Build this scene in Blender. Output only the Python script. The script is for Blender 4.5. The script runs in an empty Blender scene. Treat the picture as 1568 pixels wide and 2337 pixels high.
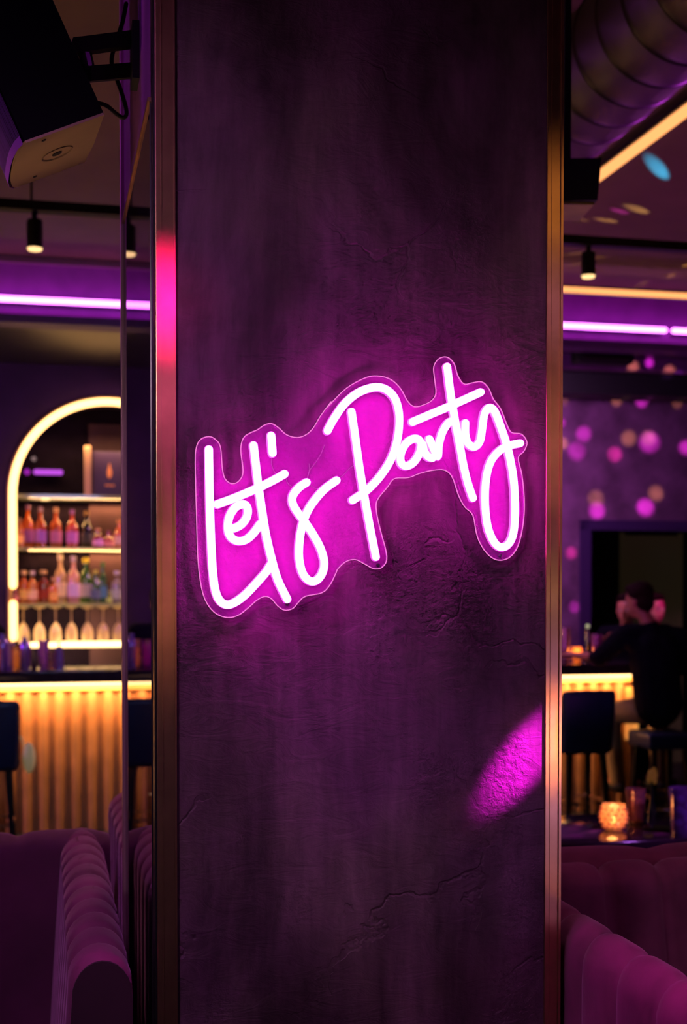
import bpy, bmesh, math, random
from mathutils import Vector, Matrix, Euler
random.seed(7)
PI = math.pi
TH = math.radians(12.8)                 # the room stands turned by this much
CT, ST = math.cos(TH), math.sin(TH)
F = 3000.0; PITCH = math.radians(1.3); HOR = 1350.0
EYE = Vector((0, 0, 1.7)); PPY = HOR + F*math.tan(PITCH)
SC = bpy.context.scene
COL = SC.collection

# ---------------------------------------------------------------- measuring
def R(u, v, z):                          # room frame (u right, v away) -> world
    return Vector((u*CT - v*ST, u*ST + v*CT, z))
def ray(px, py):
    x, y = (px-784.0)/F, -(py-PPY)/F
    return Vector((x, y*math.sin(PITCH)+math.cos(PITCH), y*math.cos(PITCH)-math.sin(PITCH)))
def uz(px, py, v):                       # (u, z) of a photo point on the room plane v
    d = ray(px, py); t = v/(-ST*d.x + CT*d.y)
    p = EYE + d*t
    return p.x*CT + p.y*ST, p.z
def atY(px, py, Y):
    d = ray(px, py); return EYE + d*(Y/d.y)
def onz(px, py, z):
    d = ray(px, py); return EYE + d*((z-EYE.z)/d.z)
def toroom(p): return p.x*CT+p.y*ST, -p.x*ST+p.y*CT, p.z

# ---------------------------------------------------------------- materials
MATS = {}
def _new(name):
    m = bpy.data.materials.new(name); m.use_nodes = True
    nt = m.node_tree; nt.nodes.clear()
    return m, nt, nt.nodes.new('ShaderNodeOutputMaterial')
def mat(name, col, rough=.6, metal=0., emis=None, es=0., sheen=0., noise=0., nscale=8., bump=0., bscale=60., coat=0., spec=.5):
    if name in MATS: return MATS[name]
    m, nt, out = _new(name); N, L = nt.nodes, nt.links
    b = N.new('ShaderNodeBsdfPrincipled'); L.new(b.outputs[0], out.inputs[0])
    b.inputs['Roughness'].default_value = rough; b.inputs['Metallic'].default_value = metal
    b.inputs['Sheen Weight'].default_value = sheen; b.inputs['Coat Weight'].default_value = coat
    b.inputs['Specular IOR Level'].default_value = spec
    if sheen:
        b.inputs['Sheen Tint'].default_value = (1, .55, .85, 1); b.inputs['Sheen Roughness'].default_value = .4
    tc = N.new('ShaderNodeTexCoord')
    n = N.new('ShaderNodeTexNoise'); n.inputs['Scale'].default_value = nscale; n.inputs['Detail'].default_value = 6
    L.new(tc.outputs['Object'], n.inputs['Vector'])
    r = N.new('ShaderNodeValToRGB')
    a = max(0, 1-noise); c = 1+noise*.6
    r.color_ramp.elements[0].position = .32; r.color_ramp.elements[1].position = .7
    r.color_ramp.elements[0].color = (col[0]*a, col[1]*a, col[2]*a, 1)
    r.color_ramp.elements[1].color = (min(1, col[0]*c), min(1, col[1]*c), min(1, col[2]*c), 1)
    L.new(n.outputs['Fac'], r.inputs[0]); L.new(r.outputs[0], b.inputs['Base Color'])
    if bump:
        n2 = N.new('ShaderNodeTexNoise'); n2.inputs['Scale'].default_value = bscale; n2.inputs['Detail'].default_value = 5
        L.new(tc.outputs['Object'], n2.inputs['Vector'])
        bp = N.new('ShaderNodeBump'); bp.inputs['Strength'].default_value = bump; bp.inputs['Distance'].default_value = .01
        L.new(n2.outputs['Fac'], bp.inputs['Height']); L.new(bp.outputs[0], b.inputs['Normal'])
    if emis:
        b.inputs['Emission Color'].default_value = (*emis, 1); b.inputs['Emission Strength'].default_value = es
    MATS[name] = m; return m
def glow(name, col, s):
    if name in MATS: return MATS[name]
    m, nt, out = _new(name)
    e = nt.nodes.new('ShaderNodeEmission'); e.inputs[0].default_value = (*col, 1); e.inputs[1].default_value = s
    nt.links.new(e.outputs[0], out.inputs[0]); MATS[name] = m; return m
def glass(name, col, gloss=.15, diff=.0, dcol=None, rough=.08, em=None):
    """clear or tinted glass: see-through, with a reflecting and a faintly scattering share"""
    if name in MATS: return MATS[name]
    m, nt, out = _new(name); N, L = nt.nodes, nt.links
    t = N.new('ShaderNodeBsdfTransparent'); t.inputs[0].default_value = (*col, 1)
    g = N.new('ShaderNodeBsdfGlossy'); g.inputs['Roughness'].default_value = rough
    lw = N.new('ShaderNodeLayerWeight'); lw.inputs[0].default_value = .35
    mp = N.new('ShaderNodeMapRange'); mp.inputs[3].default_value = gloss*.5; mp.inputs[4].default_value = min(1, gloss*4)
    L.new(lw.outputs['Facing'], mp.inputs[0])
    mx = N.new('ShaderNodeMixShader'); L.new(mp.outputs[0], mx.inputs[0]); L.new(t.outputs[0], mx.inputs[1]); L.new(g.outputs[0], mx.inputs[2])
    last = mx
    if diff:
        d = N.new('ShaderNodeBsdfDiffuse'); d.inputs[0].default_value = (*(dcol or col), 1)
        tl = N.new('ShaderNodeBsdfTranslucent'); tl.inputs[0].default_value = (*(dcol or col), 1)
        ad = N.new('ShaderNodeMixShader'); ad.inputs[0].default_value = .5
        L.new(d.outputs[0], ad.inputs[1]); L.new(tl.outputs[0], ad.inputs[2])
        m2 = N.new('ShaderNodeMixShader'); m2.inputs[0].default_value = diff
        L.new(mx.outputs[0], m2.inputs[1]); L.new(ad.outputs[0], m2.inputs[2]); last = m2
    if em:                                # emission painted in to imitate light piped inside the sheet
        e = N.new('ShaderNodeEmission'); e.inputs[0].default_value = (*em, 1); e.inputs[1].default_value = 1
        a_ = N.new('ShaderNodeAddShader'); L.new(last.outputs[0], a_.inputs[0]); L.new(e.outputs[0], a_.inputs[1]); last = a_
    L.new(last.outputs[0], out.inputs[0]); MATS[name] = m; return m

def plaster():
    m, nt, out = _new('dark_plaster'); N, L = nt.nodes, nt.links
    b = N.new('ShaderNodeBsdfPrincipled'); L.new(b.outputs[0], out.inputs[0])
    b.inputs['Specular IOR Level'].default_value = .35
    tc = N.new('ShaderNodeTexCoord')
    def mp(s, rot=0, loc=(0, 0, 0)):
        k = N.new('ShaderNodeMapping'); k.inputs['Scale'].default_value = s; k.inputs['Rotation'].default_value = (0, rot, 0)
        k.inputs['Location'].default_value = loc
        L.new(tc.outputs['Object'], k.inputs[0]); return k.outputs[0]
    def noise(vec, sc, det=6, rough=.55, dist=0):
        n = N.new('ShaderNodeTexNoise'); n.inputs['Scale'].default_value = sc; n.inputs['Detail'].default_value = det
        n.inputs['Roughness'].default_value = rough; n.inputs['Distortion'].default_value = dist
        L.new(vec, n.inputs['Vector']); return n.outputs['Fac']
    def ramp(f, p0, p1, c0, c1):
        r = N.new('ShaderNodeValToRGB'); r.color_ramp.elements[0].position = p0; r.color_ramp.elements[1].position = p1
        r.color_ramp.elements[0].color = (*c0, 1); r.color_ramp.elements[1].color = (*c1, 1); L.new(f, r.inputs[0]); return r.outputs[0]
    def mul(a, c, f=1.0):
        x = N.new('ShaderNodeMix'); x.data_type = 'RGBA'; x.blend_type = 'MULTIPLY'; x.inputs[0].default_value = f
        L.new(a, x.inputs[6]); L.new(c, x.inputs[7]); return x.outputs[2]
    streak = noise(mp((4.5, 4.5, .9)), 1.6, 7, .6, .6)
    blot = noise(mp((1, 1, .7), .2, (3, 1, 2)), 3.2, 8, .62, .8)
    fine = noise(mp((9, 9, 1.2)), 5, 8, .7, .3)
    tint = noise(mp((1.6, 1, 1.1)), 2.3, 3, .5)
    c = ramp(streak, .3, .68, (.070, .036, .056), (.215, .125, .170))
    c = mul(c, ramp(blot, .34, .58, (.36, .30, .34), (1.12, 1.05, 1.1)))
    c = mul(c, ramp(fine, .3, .7, (.72, .72, .72), (1.15, 1.15, 1.15)))
    c = mul(c, ramp(tint, .4, .65, (1.05, .70, 1.15), (1.0, 1.0, .90)))
    L.new(c, b.inputs['Base Color'])
    L.new(ramp(blot, .3, .7, (.62,)*3, (.42,)*3), b.inputs['Roughness'])
    # relief: trowel ridges, pitting in patches, hair cracks
    rid = noise(mp((2.2, 2.2, 4.5), .35), 7, 8, .62, 1.6)
    pit = noise(mp((1, 1, 1)), 85, 4, .6)
    pm = ramp(noise(mp((1.4, 1, 1), 0, (5, 2, 1)), 3.4, 3), .52, .6, (0, 0, 0), (1, 1, 1))
    pit2 = mul(ramp(pit, .4, .6, (0, 0, 0), (1, 1, 1)), pm)
    w = N.new('ShaderNodeTexVoronoi'); w.feature = 'DISTANCE_TO_EDGE'; w.inputs['Scale'].default_value = 2.1
    nv = N.new('ShaderNodeTexNoise'); nv.inputs['Scale'].default_value = 3.0; nv.inputs['Detail'].default_value = 6
    L.new(mp((1, 1, 1)), nv.inputs['Vector'])
    ad = N.new('ShaderNodeMix'); ad.data_type = 'RGBA'; ad.blend_type = 'ADD'; ad.inputs[0].default_value = .7
    L.new(mp((.9, .9, 1.5)), ad.inputs[6]); L.new(nv.outputs['Color'], ad.inputs[7]); L.new(ad.outputs[2], w.inputs['Vector'])
    crack = ramp(w.outputs['Distance'], .0, .012, (0, 0, 0), (1, 1, 1))
    cm = ramp(noise(mp((1, 1, 1), 0, (8, 3, 4)), 2.2, 2), .5, .58, (1, 1, 1), (0, 0, 0))
    mxx = N.new('ShaderNodeMix'); mxx.data_type = 'RGBA'; mxx.blend_type = 'LIGHTEN'; mxx.inputs[0].default_value = 1
    L.new(crack, mxx.inputs[6]); L.new(cm, mxx.inputs[7])
    last = None
    for hgt, st, ds in ((rid, .45, .006), (pit2, .5, .0022), (mxx.outputs[2], .6, .003)):
        bp = N.new('ShaderNodeBump'); bp.inputs['Strength'].default_value = st; bp.inputs['Distance'].default_value = ds
        L.new(hgt, bp.inputs['Height'])
        if last: L.new(last, bp.inputs['Normal'])
        last = bp.outputs[0]
    L.new(last, b.inputs['Normal'])
    MATS['dark_plaster'] = m; return m

M_PLASTER = plaster()
M_BRASS = mat('brushed_brass', (.60, .36, .20), .30, .93, noise=.12, nscale=25)
M_DARKMETAL = mat('black_metal', (.010, .010, .012), .45, .3)
M_BLACK = mat('matt_black', (.008, .008, .010), .7)
M_CEIL = mat('dark_ceiling_paint', (.135, .088, .036), .8, noise=.15, nscale=3)
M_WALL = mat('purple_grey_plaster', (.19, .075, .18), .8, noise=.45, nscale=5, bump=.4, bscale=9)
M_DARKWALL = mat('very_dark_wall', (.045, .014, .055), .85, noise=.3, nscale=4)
M_FLOOR = mat('dark_floor', (.02, .014, .02), .35, noise=.4, nscale=6)
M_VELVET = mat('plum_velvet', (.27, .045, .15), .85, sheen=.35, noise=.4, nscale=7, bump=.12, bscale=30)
M_VELVETD = mat('plum_velvet_dark', (.055, .013, .035), .9, sheen=.15, noise=.25, nscale=5)
M_NAVY = mat('navy_leather', (.009, .018, .060), .5, noise=.2, nscale=6)
M_TUBE = glow('neon_white_magenta', (1, .028, .76), 47)
M_LED_P = glow('led_purple', (.85, .15, 1.0), 7.0)
M_LED_Y = glow('led_warm', (1.0, .50, .17), 4.6)
M_LED_A = glow('led_amber', (1.0, .37, .12), 1.6)
M_LED_W = glow('led_warm_white', (1.0, .60, .24), 5.0)
M_BULB = glow('spot_bulb', (1.0, .62, .26), 1.7)
M_FLAME = glow('flame', (1.0, .45, .12), 9)
M_WHITE_METAL = mat('steel', (.6, .6, .65), .25, 1.0)
M_RIB = mat('fluted_wood', (.46, .21, .10), .42, noise=.2, nscale=7)
M_COUNTER = mat('black_stone', (.030, .018, .028), .12, noise=.3, nscale=14)
M_SKIN = mat('skin', (.62, .27, .17), .5, noise=.1)
M_SKIN2 = mat('skin_warm', (.48, .17, .10), .5, noise=.1, emis=(1,.3,.18), es=0.0)
M_HAIR = mat('dark_hair', (.016, .004, .004), .8, spec=.1, noise=.4, nscale=60, bump=.6, bscale=90)
M_SHIRT = mat('black_shirt', (.004, .004, .009), .9, spec=.08, noise=.3)
M_KHAKI = mat('khaki_cloth', (.30, .21, .09), .85, noise=.2)
M_SHELF = glass('shelf_glass', (.75, .85, .75), .25, .35, (.8, .75, .5))
M_GLASS = glass('clear_glass', (.90, .88, .86), .22, .10, (.9, .8, .7))
M_CREAM = mat('cream_cloth', (.60, .50, .26), .8, emis=(.9, .65, .30), es=.13)  # faint warm emission put in to brighten the cloth

# ---------------------------------------------------------------- mesh builder
class MB:
    def __init__(s): s.bm = bmesh.new()
    def box(s, x0, x1, y0, y1, z0, z1, bev=0.):
        r = bmesh.ops.create_cube(s.bm, size=1)
        for v in r['verts']:
            v.co = Vector((x0+(v.co.x+.5)*(x1-x0), y0+(v.co.y+.5)*(y1-y0), z0+(v.co.z+.5)*(z1-z0)))
        if bev:
            es = list({e for v in r['verts'] for e in v.link_edges})
            bmesh.ops.bevel(s.bm, geom=es, offset=bev, segments=3, affect='EDGES', profile=.5)
        return s
    def hexa(s, pts):                    # 8 corners: bottom ring 4, top ring 4
        vs = [s.bm.verts.new(p) for p in pts]
        for f in ((3, 2, 1, 0), (4, 5, 6, 7), (0, 1, 5, 4), (1, 2, 6, 5), (2, 3, 7, 6), (3, 0, 4, 7)):
            s.bm.faces.new([vs[i] for i in f])
        return s
    def prism(s, pts, ext):              # polygon of Vectors extruded by ext
        a = [s.bm.verts.new(p) for p in pts]; b = [s.bm.verts.new(Vector(p)+Vector(ext)) for p in pts]
        n = len(a); s.bm.faces.new(a[::-1]); s.bm.faces.new(b)
        for i in range(n): s.bm.faces.new((a[i], a[(i+1) % n], b[(i+1) % n], b[i]))
        return s
    def lathe(s, prof, c=(0, 0, 0), seg=20, cap=True):
        rings = []
        for r, z in prof:
            if r < 1e-5: rings.append([s.bm.verts.new((c[0], c[1], c[2]+z))])
            else: rings.append([s.bm.verts.new((c[0]+r*math.cos(2*PI*k/seg), c[1]+r*math.sin(2*PI*k/seg), c[2]+z)) for k in range(seg)])
        for a, b in zip(rings, rings[1:]):
            if len(a) == 1 and len(b) == 1: continue
            for k in range(seg):
                k2 = (k+1) % seg
                if len(a) == 1: s.bm.faces.new((a[0], b[k2], b[k]))
                elif len(b) == 1: s.bm.faces.new((a[k], a[k2], b[0]))
                else: s.bm.faces.new((a[k], a[k2], b[k2], b[k]))
        if cap:
            if len(rings[0]) > 1: s.bm.faces.new(rings[0][::-1])
            if len(rings[-1]) > 1: s.bm.faces.new(rings[-1])
        return s
    def sweep(s, path, rad, sides=10, closed=False, flat=None, roundend=True):
        P = [Vector(p) for p in path]; n = len(P)
        rr = rad if isinstance(rad, (list, tuple)) else [rad]*n
        def tan(i):
            if closed: return (P[(i+1) % n]-P[i-1]).normalized()
            return (P[min(i+1, n-1)]-P[max(i-1, 0)]).normalized()
        t0 = tan(0); up = Vector((0, 1, 0)) if abs(t0.y) < .9 else Vector((1, 0, 0))
        rings = []
        nrm = (up - t0*up.dot(t0)).normalized()
        for i in range(n):
            t = tan(i); nrm = (nrm - t*nrm.dot(t)).normalized(); bi = t.cross(nrm)
            rings.append((P[i], nrm.copy(), bi, t, rr[i]))
        if roundend and not closed:
            e0, e1 = rings[0], rings[-1]
            pre = [(e0[0]-e0[3]*e0[4]*math.sin(a), e0[1], e0[2], e0[3], e0[4]*math.cos(a)) for a in (1.25, .8, .4)]
            post = [(e1[0]+e1[3]*e1[4]*math.sin(a), e1[1], e1[2], e1[3], e1[4]*math.cos(a)) for a in (.4, .8, 1.25)]
            rings = pre+rings+post
        vr = []
        fx = flat or 1.
        for p, a, b, t, r in rings:
            vr.append([s.bm.verts.new(p + a*(r*math.cos(2*PI*k/sides)*fx) + b*(r*math.sin(2*PI*k/sides))) for k in range(sides)])
        m = len(vr)
        for i in range(m if closed else m-1):
            A, B = vr[i], vr[(i+1) % m]
            for k in range(sides):
                k2 = (k+1) % sides; s.bm.faces.new((A[k], A[k2], B[k2], B[k]))
        if not closed:
            s.bm.faces.new(vr[0][::-1]); s.bm.faces.new(vr[-1])
        return s
    def ball(s, c, r, sx=1, sy=1, sz=1, sub=2):
        q = bmesh.ops.create_icosphere(s.bm, subdivisions=sub, radius=r)
        for v in q['verts']: v.co = Vector((v.co.x*sx, v.co.y*sy, v.co.z*sz))+Vector(c)
        return s
    def capsule(s, p0, r0, p1, r1):
        s.sweep([p0, Vector(p0).lerp(Vector(p1), .5), p1], [r0, (r0+r1)/2, r1], 12)
        return s
    def build(s, name, m, parent=None, smooth=False, remesh=0.):
        bmesh.ops.recalc_face_normals(s.bm, faces=s.bm.faces[:])
        me = bpy.data.meshes.new(name); s.bm.to_mesh(me); s.bm.free()
        o = bpy.data.objects.new(name, me); COL.objects.link(o)
        if remesh:
            md = o.modifiers.new('r', 'REMESH'); md.mode = 'VOXEL'; md.voxel_size = remesh; md.use_smooth_shade = True
            sm = o.modifiers.new('s', 'SMOOTH'); sm.iterations = 5; sm.factor = .5
            dg = bpy.context.evaluated_depsgraph_get()
            me2 = bpy.data.meshes.new_from_object(o.evaluated_get(dg)); o.modifiers.clear(); o.data = me2; me = me2
        me.materials.clear(); me.materials.append(m)
        if smooth:
            me.polygons.foreach_set('use_smooth', [True]*len(me.polygons))
            if smooth != 'all':
                try: me.set_sharp_from_angle(angle=math.radians(38))
                except Exception: pass
        if parent: o.parent = parent
        return o

def tag(o, label=None, cat=None, group=None, kind=None):
    if label: o['label'] = label
    if cat: o['category'] = cat
    if group: o['group'] = group
    if kind: o['kind'] = kind
    return o
def thing(name, label, cat, u=0, v=0, z=0, rot=0., group=None):
    o = bpy.data.objects.new(name, None); COL.objects.link(o); o.empty_display_size = .05
    o.location = R(u, v, z); o.rotation_euler = (0, 0, TH+rot)
    return tag(o, label, cat, group)
def roomed(o):                            # mesh written in room coordinates
    o.rotation_euler = (0, 0, TH); return o
def copy_tree(o, parent=None):
    c = o.copy(); COL.objects.link(c)
    if parent: c.parent = parent
    for ch in [k for k in COL.objects if k.parent == o]: copy_tree(ch, c)
    return c
def struct(name, mb, m, label, cat='wall', smooth=False):
    o = roomed(mb.build(name, m, smooth=smooth)); return tag(o, label, cat, kind='structure')

def spline(pts, n=8, closed=False):
    P = [Vector(p) for p in pts]; out = []; N = len(P)
    for i in range(N if closed else N-1):
        if closed: a, b, c, d = P[i-1], P[i], P[(i+1) % N], P[(i+2) % N]
        else: a, b, c, d = P[max(i-1, 0)], P[i], P[i+1], P[min(i+2, N-1)]
        for k in range(n):
            t = k/n
            out.append(.5*((2*b)+(c-a)*t+(2*a-5*b+4*c-d)*t*t+(3*b-a-3*c+d)*t**3))
    if not closed: out.append(P[-1])
    return out

# ================================================================ ROOM
VP = 2.014                                # front plane of the pillar
UL = uz(357, 1168, VP)[0]; URT = uz(1279, 1168, VP)[0]
UCL = uz(400, 1168, VP)[0]; UCR = uz(1243, 1168, VP)[0]
VB = 2.745; CZ = 3.98; WV = 11.0; BV = 9.50; CV = 9.22
U0, U1 = -4.6, 7.0

struct('floor', MB().box(U0, U1, -3, 13, -.1, 0), M_FLOOR, 'dark polished floor of the bar', 'floor')
struct('ceiling', MB().box(U0, U1, -3, 13, CZ, CZ+.1), M_CEIL, 'dark painted ceiling above the bar room', 'ceiling')
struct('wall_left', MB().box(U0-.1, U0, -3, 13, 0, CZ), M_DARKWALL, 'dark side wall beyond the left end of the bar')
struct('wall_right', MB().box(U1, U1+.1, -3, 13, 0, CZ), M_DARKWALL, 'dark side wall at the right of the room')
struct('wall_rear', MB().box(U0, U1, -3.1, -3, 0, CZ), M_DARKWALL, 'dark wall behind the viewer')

# --- the arch in the back wall
ARL, ARC = uz(29, 1140, WV), uz(249, 1140, WV)
AR = ARC[0]-ARL[0]; ACU = ARC[0]; ACZ = uz(249, 918, WV)[1]-AR
NB = .92                                  # niche bottom (back counter)
def archpts(r, n=28):
    return [(ACU-r*math.cos(PI*k/n), ACZ+r*math.sin(PI*k/n)) for k in range(n+1)]
w = MB(); bm = w.bm
inner = [(ACU-AR, NB)]+archpts(AR)+[(ACU+AR, NB)]
outer = []
WL, WR, WT = U0, 3.0, CZ
n = len(inner)
for (a, b) in inner:
    du, dz = a-ACU, b-ACZ
    if b <= ACZ+1e-6: outer.append((WL if du < 0 else WR, b))
    else:
        ang = math.atan2(dz, du)
        s_ = min(((WR-ACU) if du > 0 else (ACU-WL))/max(abs(du), 1e-6), (WT-ACZ)/dz)
        outer.append((ACU+du*s_, ACZ+dz*s_))
va = [bm.verts.new((a, WV, b)) for a, b in inner]; vb = [bm.verts.new((a, WV, b)) for a, b in outer]
vc = [bm.verts.new((a, WV+.38, b)) for a, b in inner]
for i in range(n-1):
    bm.faces.new((va[i], va[i+1], vb[i+1], vb[i])); bm.faces.new((va[i], vc[i], vc[i+1], va[i+1]))
w.box(WL, WR, WV, WV+.38, 0, NB)
# corner wedges left by the fan
w.box(WL, WL+.001, WV, WV+.001, 0, .001)
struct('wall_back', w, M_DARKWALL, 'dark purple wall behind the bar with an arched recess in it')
struct('wall_niche', MB().box(ACU-AR-.05, ACU+AR+.05, WV+.38, WV+.43, NB-.1, ACZ+AR+.1), mat('niche_back', (.008, .004, .010), .9, noise=.3, spec=.05), 'dark back of the lit arched recess')
DL = uz(1318, 1300, WV)[0]; DZ = uz(1400, 1188, WV)[1]
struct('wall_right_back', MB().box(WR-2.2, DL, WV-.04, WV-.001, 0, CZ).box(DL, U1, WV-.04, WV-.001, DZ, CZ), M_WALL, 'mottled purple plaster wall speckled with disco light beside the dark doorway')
struct('wall_passage', MB().box(DL-.2, U1, 12.6, 12.7, 0, CZ), M_BLACK, 'black wall inside the doorway')
d_ = MB().box(DL, DL+.10, WV-.07, WV+.1, 0, DZ).box(DL, U1, WV-.07, WV+.1, DZ-.09, DZ)
struct('door_1', d_, mat('door_frame_violet', (.05, .02, .10), .5), 'dark violet frame around the open doorway at the back', 'door frame')
pa, pb = uz(1425, 1222, 12.0), uz(1552, 1222, 12.0)
struct('door_2', MB().box(pa[0], pb[0], 12.0, 12.04, 0, pa[1]).box(pa[0]-.03, pa[0], 11.99, 12.05, 0, pa[1]+.03).box(pb[0], pb[0]+.03, 11.99, 12.05, 0, pa[1]+.03),
       mat('olive_door', (.16, .12, .06), .7, emis=(.5, .36, .14), es=.012), 'plain olive door leaf standing inside the dark doorway', 'door')

# --- beam over the bar with the purple cove
zt, zb = uz(144, 600, CV)[1], uz(144, 727, CV)[1]
ulp1 = uz(1517, 748, CV)[0]; ulp2 = uz(1538, 748, CV)[0]; zl = uz(144, 688, CV)[1]
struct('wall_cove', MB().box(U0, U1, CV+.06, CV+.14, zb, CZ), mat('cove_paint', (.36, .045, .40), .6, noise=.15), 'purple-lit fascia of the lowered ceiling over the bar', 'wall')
struct('trim_1', MB().box(U0, U1, CV-.06, CV+.14, zb-.05, zb+.005), mat('cove_lip', (.10, .03, .14), .5), 'violet lower lip of the lit fascia', 'trim')
struct('trim_2', MB().box(U0, U1, CV+.0, CV+.14, zt-.01, zt+.03), mat('cove_top', (.22, .09, .16), .5), 'thin pale band along the top of the lit fascia', 'trim')
zbm = uz(1400, 900, 10.4)[1]
struct('ceiling_lowered', MB().box(U0, U1, CV+.14, WV, zb-.02, zb+.06), mat('lowered', (.012, .008, .010), .30), 'dark underside of the lowered ceiling over the bar', 'ceiling')
struct('wall_beam', MB().box(1.2, U1, 10.4, 10.7, zbm, zb-.02), M_BLACK, 'deep dark beam under the lowered ceiling at the back', 'beam')
def led(name, label, cat, path_m, tubem, trackm, group=None):
    pass
def led_bar(name, label, u0, v0, u1, v1, z, r, m, group=None):
    t = thing(name, label, 'light', (u0+u1)/2, (v0+v1)/2, z, group=group)
    a = Vector(((u0-u1)/2, (v0-v1)/2, 0)); b = -a
    MB().sweep([a, b], r, 12).build('light_tube', m, t, smooth=True)
    d = (b-a).normalized(); pn = Vector((-d.y, d.x, 0))
    bk = MB()
    off = Vector((0, r*1.1, 0)) if abs(d.x) > abs(d.y) else Vector((0, 0, r*1.1))
    if abs(d.x) > abs(d.y): bk.box(a.x, b.x, r*.8, r*.8+.02, -r, r)
    else: bk.box(-r, r, a.y, b.y, r*.8, r*.8+.025)
    bk.build('mounting_channel', M_DARKMETAL, t)
    return t
led_bar('led_tube_light', 'long purple LED tube running along the lit fascia over the bar', U0+.02, CV, ulp1, CV, zl, .021, M_LED_P)
led_bar('led_tube_light', 'short purple LED tube after the dark gap in the fascia line at the far right', ulp2, CV, U1-.05, CV, zl, .021, M_LED_P)
# air conditioner on the beam
zf = uz(1400, 842, 9.6)[1]
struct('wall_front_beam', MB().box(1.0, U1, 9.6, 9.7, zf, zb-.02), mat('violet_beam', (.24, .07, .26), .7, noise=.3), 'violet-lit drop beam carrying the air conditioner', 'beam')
a0, a1 = uz(1312, 792, 9.5), uz(1438, 834, 9.5)
ac = thing('air_conditioner', 'black wall air conditioner on the beam under the purple tube', 'air conditioner', (a0[0]+a1[0])/2, 9.6, a1[1])
hw = (a1[0]-a0[0])/2; hh = a0[1]-a1[1]
MB().box(-hw, hw, -.18, -.005, 0, hh, .02).build('housing', M_BLACK, ac, smooth=True)
MB().box(-hw*.85, hw*.85, -.20, -.17, .02, hh*.35, .005).build('air_flap', mat('dark_bronze', (.03, .02, .015), .4), ac)

# ================================================================ PILLAR
pl = MB().box(UL+.004, URT-.004, VP, VB, 0, CZ)
p_ = struct('pillar', pl, M_PLASTER, 'square pillar faced in dark purple-grey trowelled plaster that carries the neon sign', 'pillar')
# brass corner trims: folded profile with a lip
t1 = MB().box(UL-.001, UCL, VP-.006, VP+.002, 0, CZ, .0015).box(UCL-.0016, UCL+.0006, VP-.0085, VP, 0, CZ).box(UL+.0075, UL+.009, VP-.0075, VP, 0, CZ)
struct('trim_7', MB().box(UL-.004, UL-.0012, VP-.004, VP+.034, 0, CZ), M_DARKMETAL, 'dark shadow-gap strip between the brass corner trim and the mirror', 'trim')
struct('trim_3', t1, M_BRASS, 'brushed brass corner trim down the left edge of the pillar', 'trim')
t2 = MB().box(UCR+.0012, URT, VP-.003, VP+.002, 0, CZ, .001).box(URT-.003, URT+.001, VP-.006, VP+.03, 0, CZ).box(UCR+.009, UCR+.0102, VP-.0042, VP, 0, CZ)
struct('trim_4', t2, M_BRASS, 'brushed brass corner trim down the right edge of the pillar', 'trim')
# mirror cladding on the left flank
MT = 2.45
def mirror_mat():
    m, nt, out = _new('smoked_mirror'); N, L = nt.nodes, nt.links
    g = N.new('ShaderNodeBsdfGlossy'); g.inputs[0].default_value = (.62, .58, .66, 1); g.inputs['Roughness'].default_value = .015
    d = N.new('ShaderNodeBsdfDiffuse'); d.inputs[0].default_value = (.12, .06, .13, 1)
    tc = N.new('ShaderNodeTexCoord'); k = N.new('ShaderNodeMapping'); k.inputs['Scale'].default_value = (1, 60, 2.2)
    L.new(tc.outputs['Object'], k.inputs[0])
    n = N.new('ShaderNodeTexNoise'); n.inputs['Scale'].default_value = 4; n.inputs['Detail'].default_value = 2; L.new(k.outputs[0], n.inputs['Vector'])
    r = N.new('ShaderNodeValToRGB'); r.color_ramp.elements[0].position = .70; r.color_ramp.elements[1].position = .74
    r.color_ramp.elements[0].color = (.06,)*3+(1,); r.color_ramp.elements[1].color = (.5,)*3+(1,)
    L.new(n.outputs['Fac'], r.inputs[0])
    mx = N.new('ShaderNodeMixShader'); L.new(r.outputs[0], mx.inputs[0]); L.new(g.outputs[0], mx.inputs[1]); L.new(d.outputs[0], mx.inputs[2])
    L.new(mx.outputs[0], out.inputs[0]); return m
mr = roomed(MB().box(UL-.006, UL+.0035, VP+.034, VB-.012, .02, MT).build('mirror', mirror_mat()))
tag(mr, 'tall smoked mirror panel with fine scratches cladding the flank of the pillar', 'mirror')
struct('trim_5', MB().box(UL-.012, UL+.004, VB-.012, VB+.004, 0, CZ, .002), mat('violet_metal', (.55, .33, .36), .35, .6), 'thin vertical metal edge strip at the rear edge of the mirror', 'trim')
struct('trim_6', MB().box(UL-.009, UL+.004, VP+.03, VB, MT, MT+.006), M_BRASS, 'thin metal strip capping the mirror', 'trim')
struct('wall_pillar_side', MB().box(UL-.004, UL+.0035, VP+.032, VB-.012, MT+.006, CZ), mat('violet_plaster', (.30, .07, .30), .7, noise=.3, nscale=4), 'violet-lit plaster above the mirror on the flank of the pillar')

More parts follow.
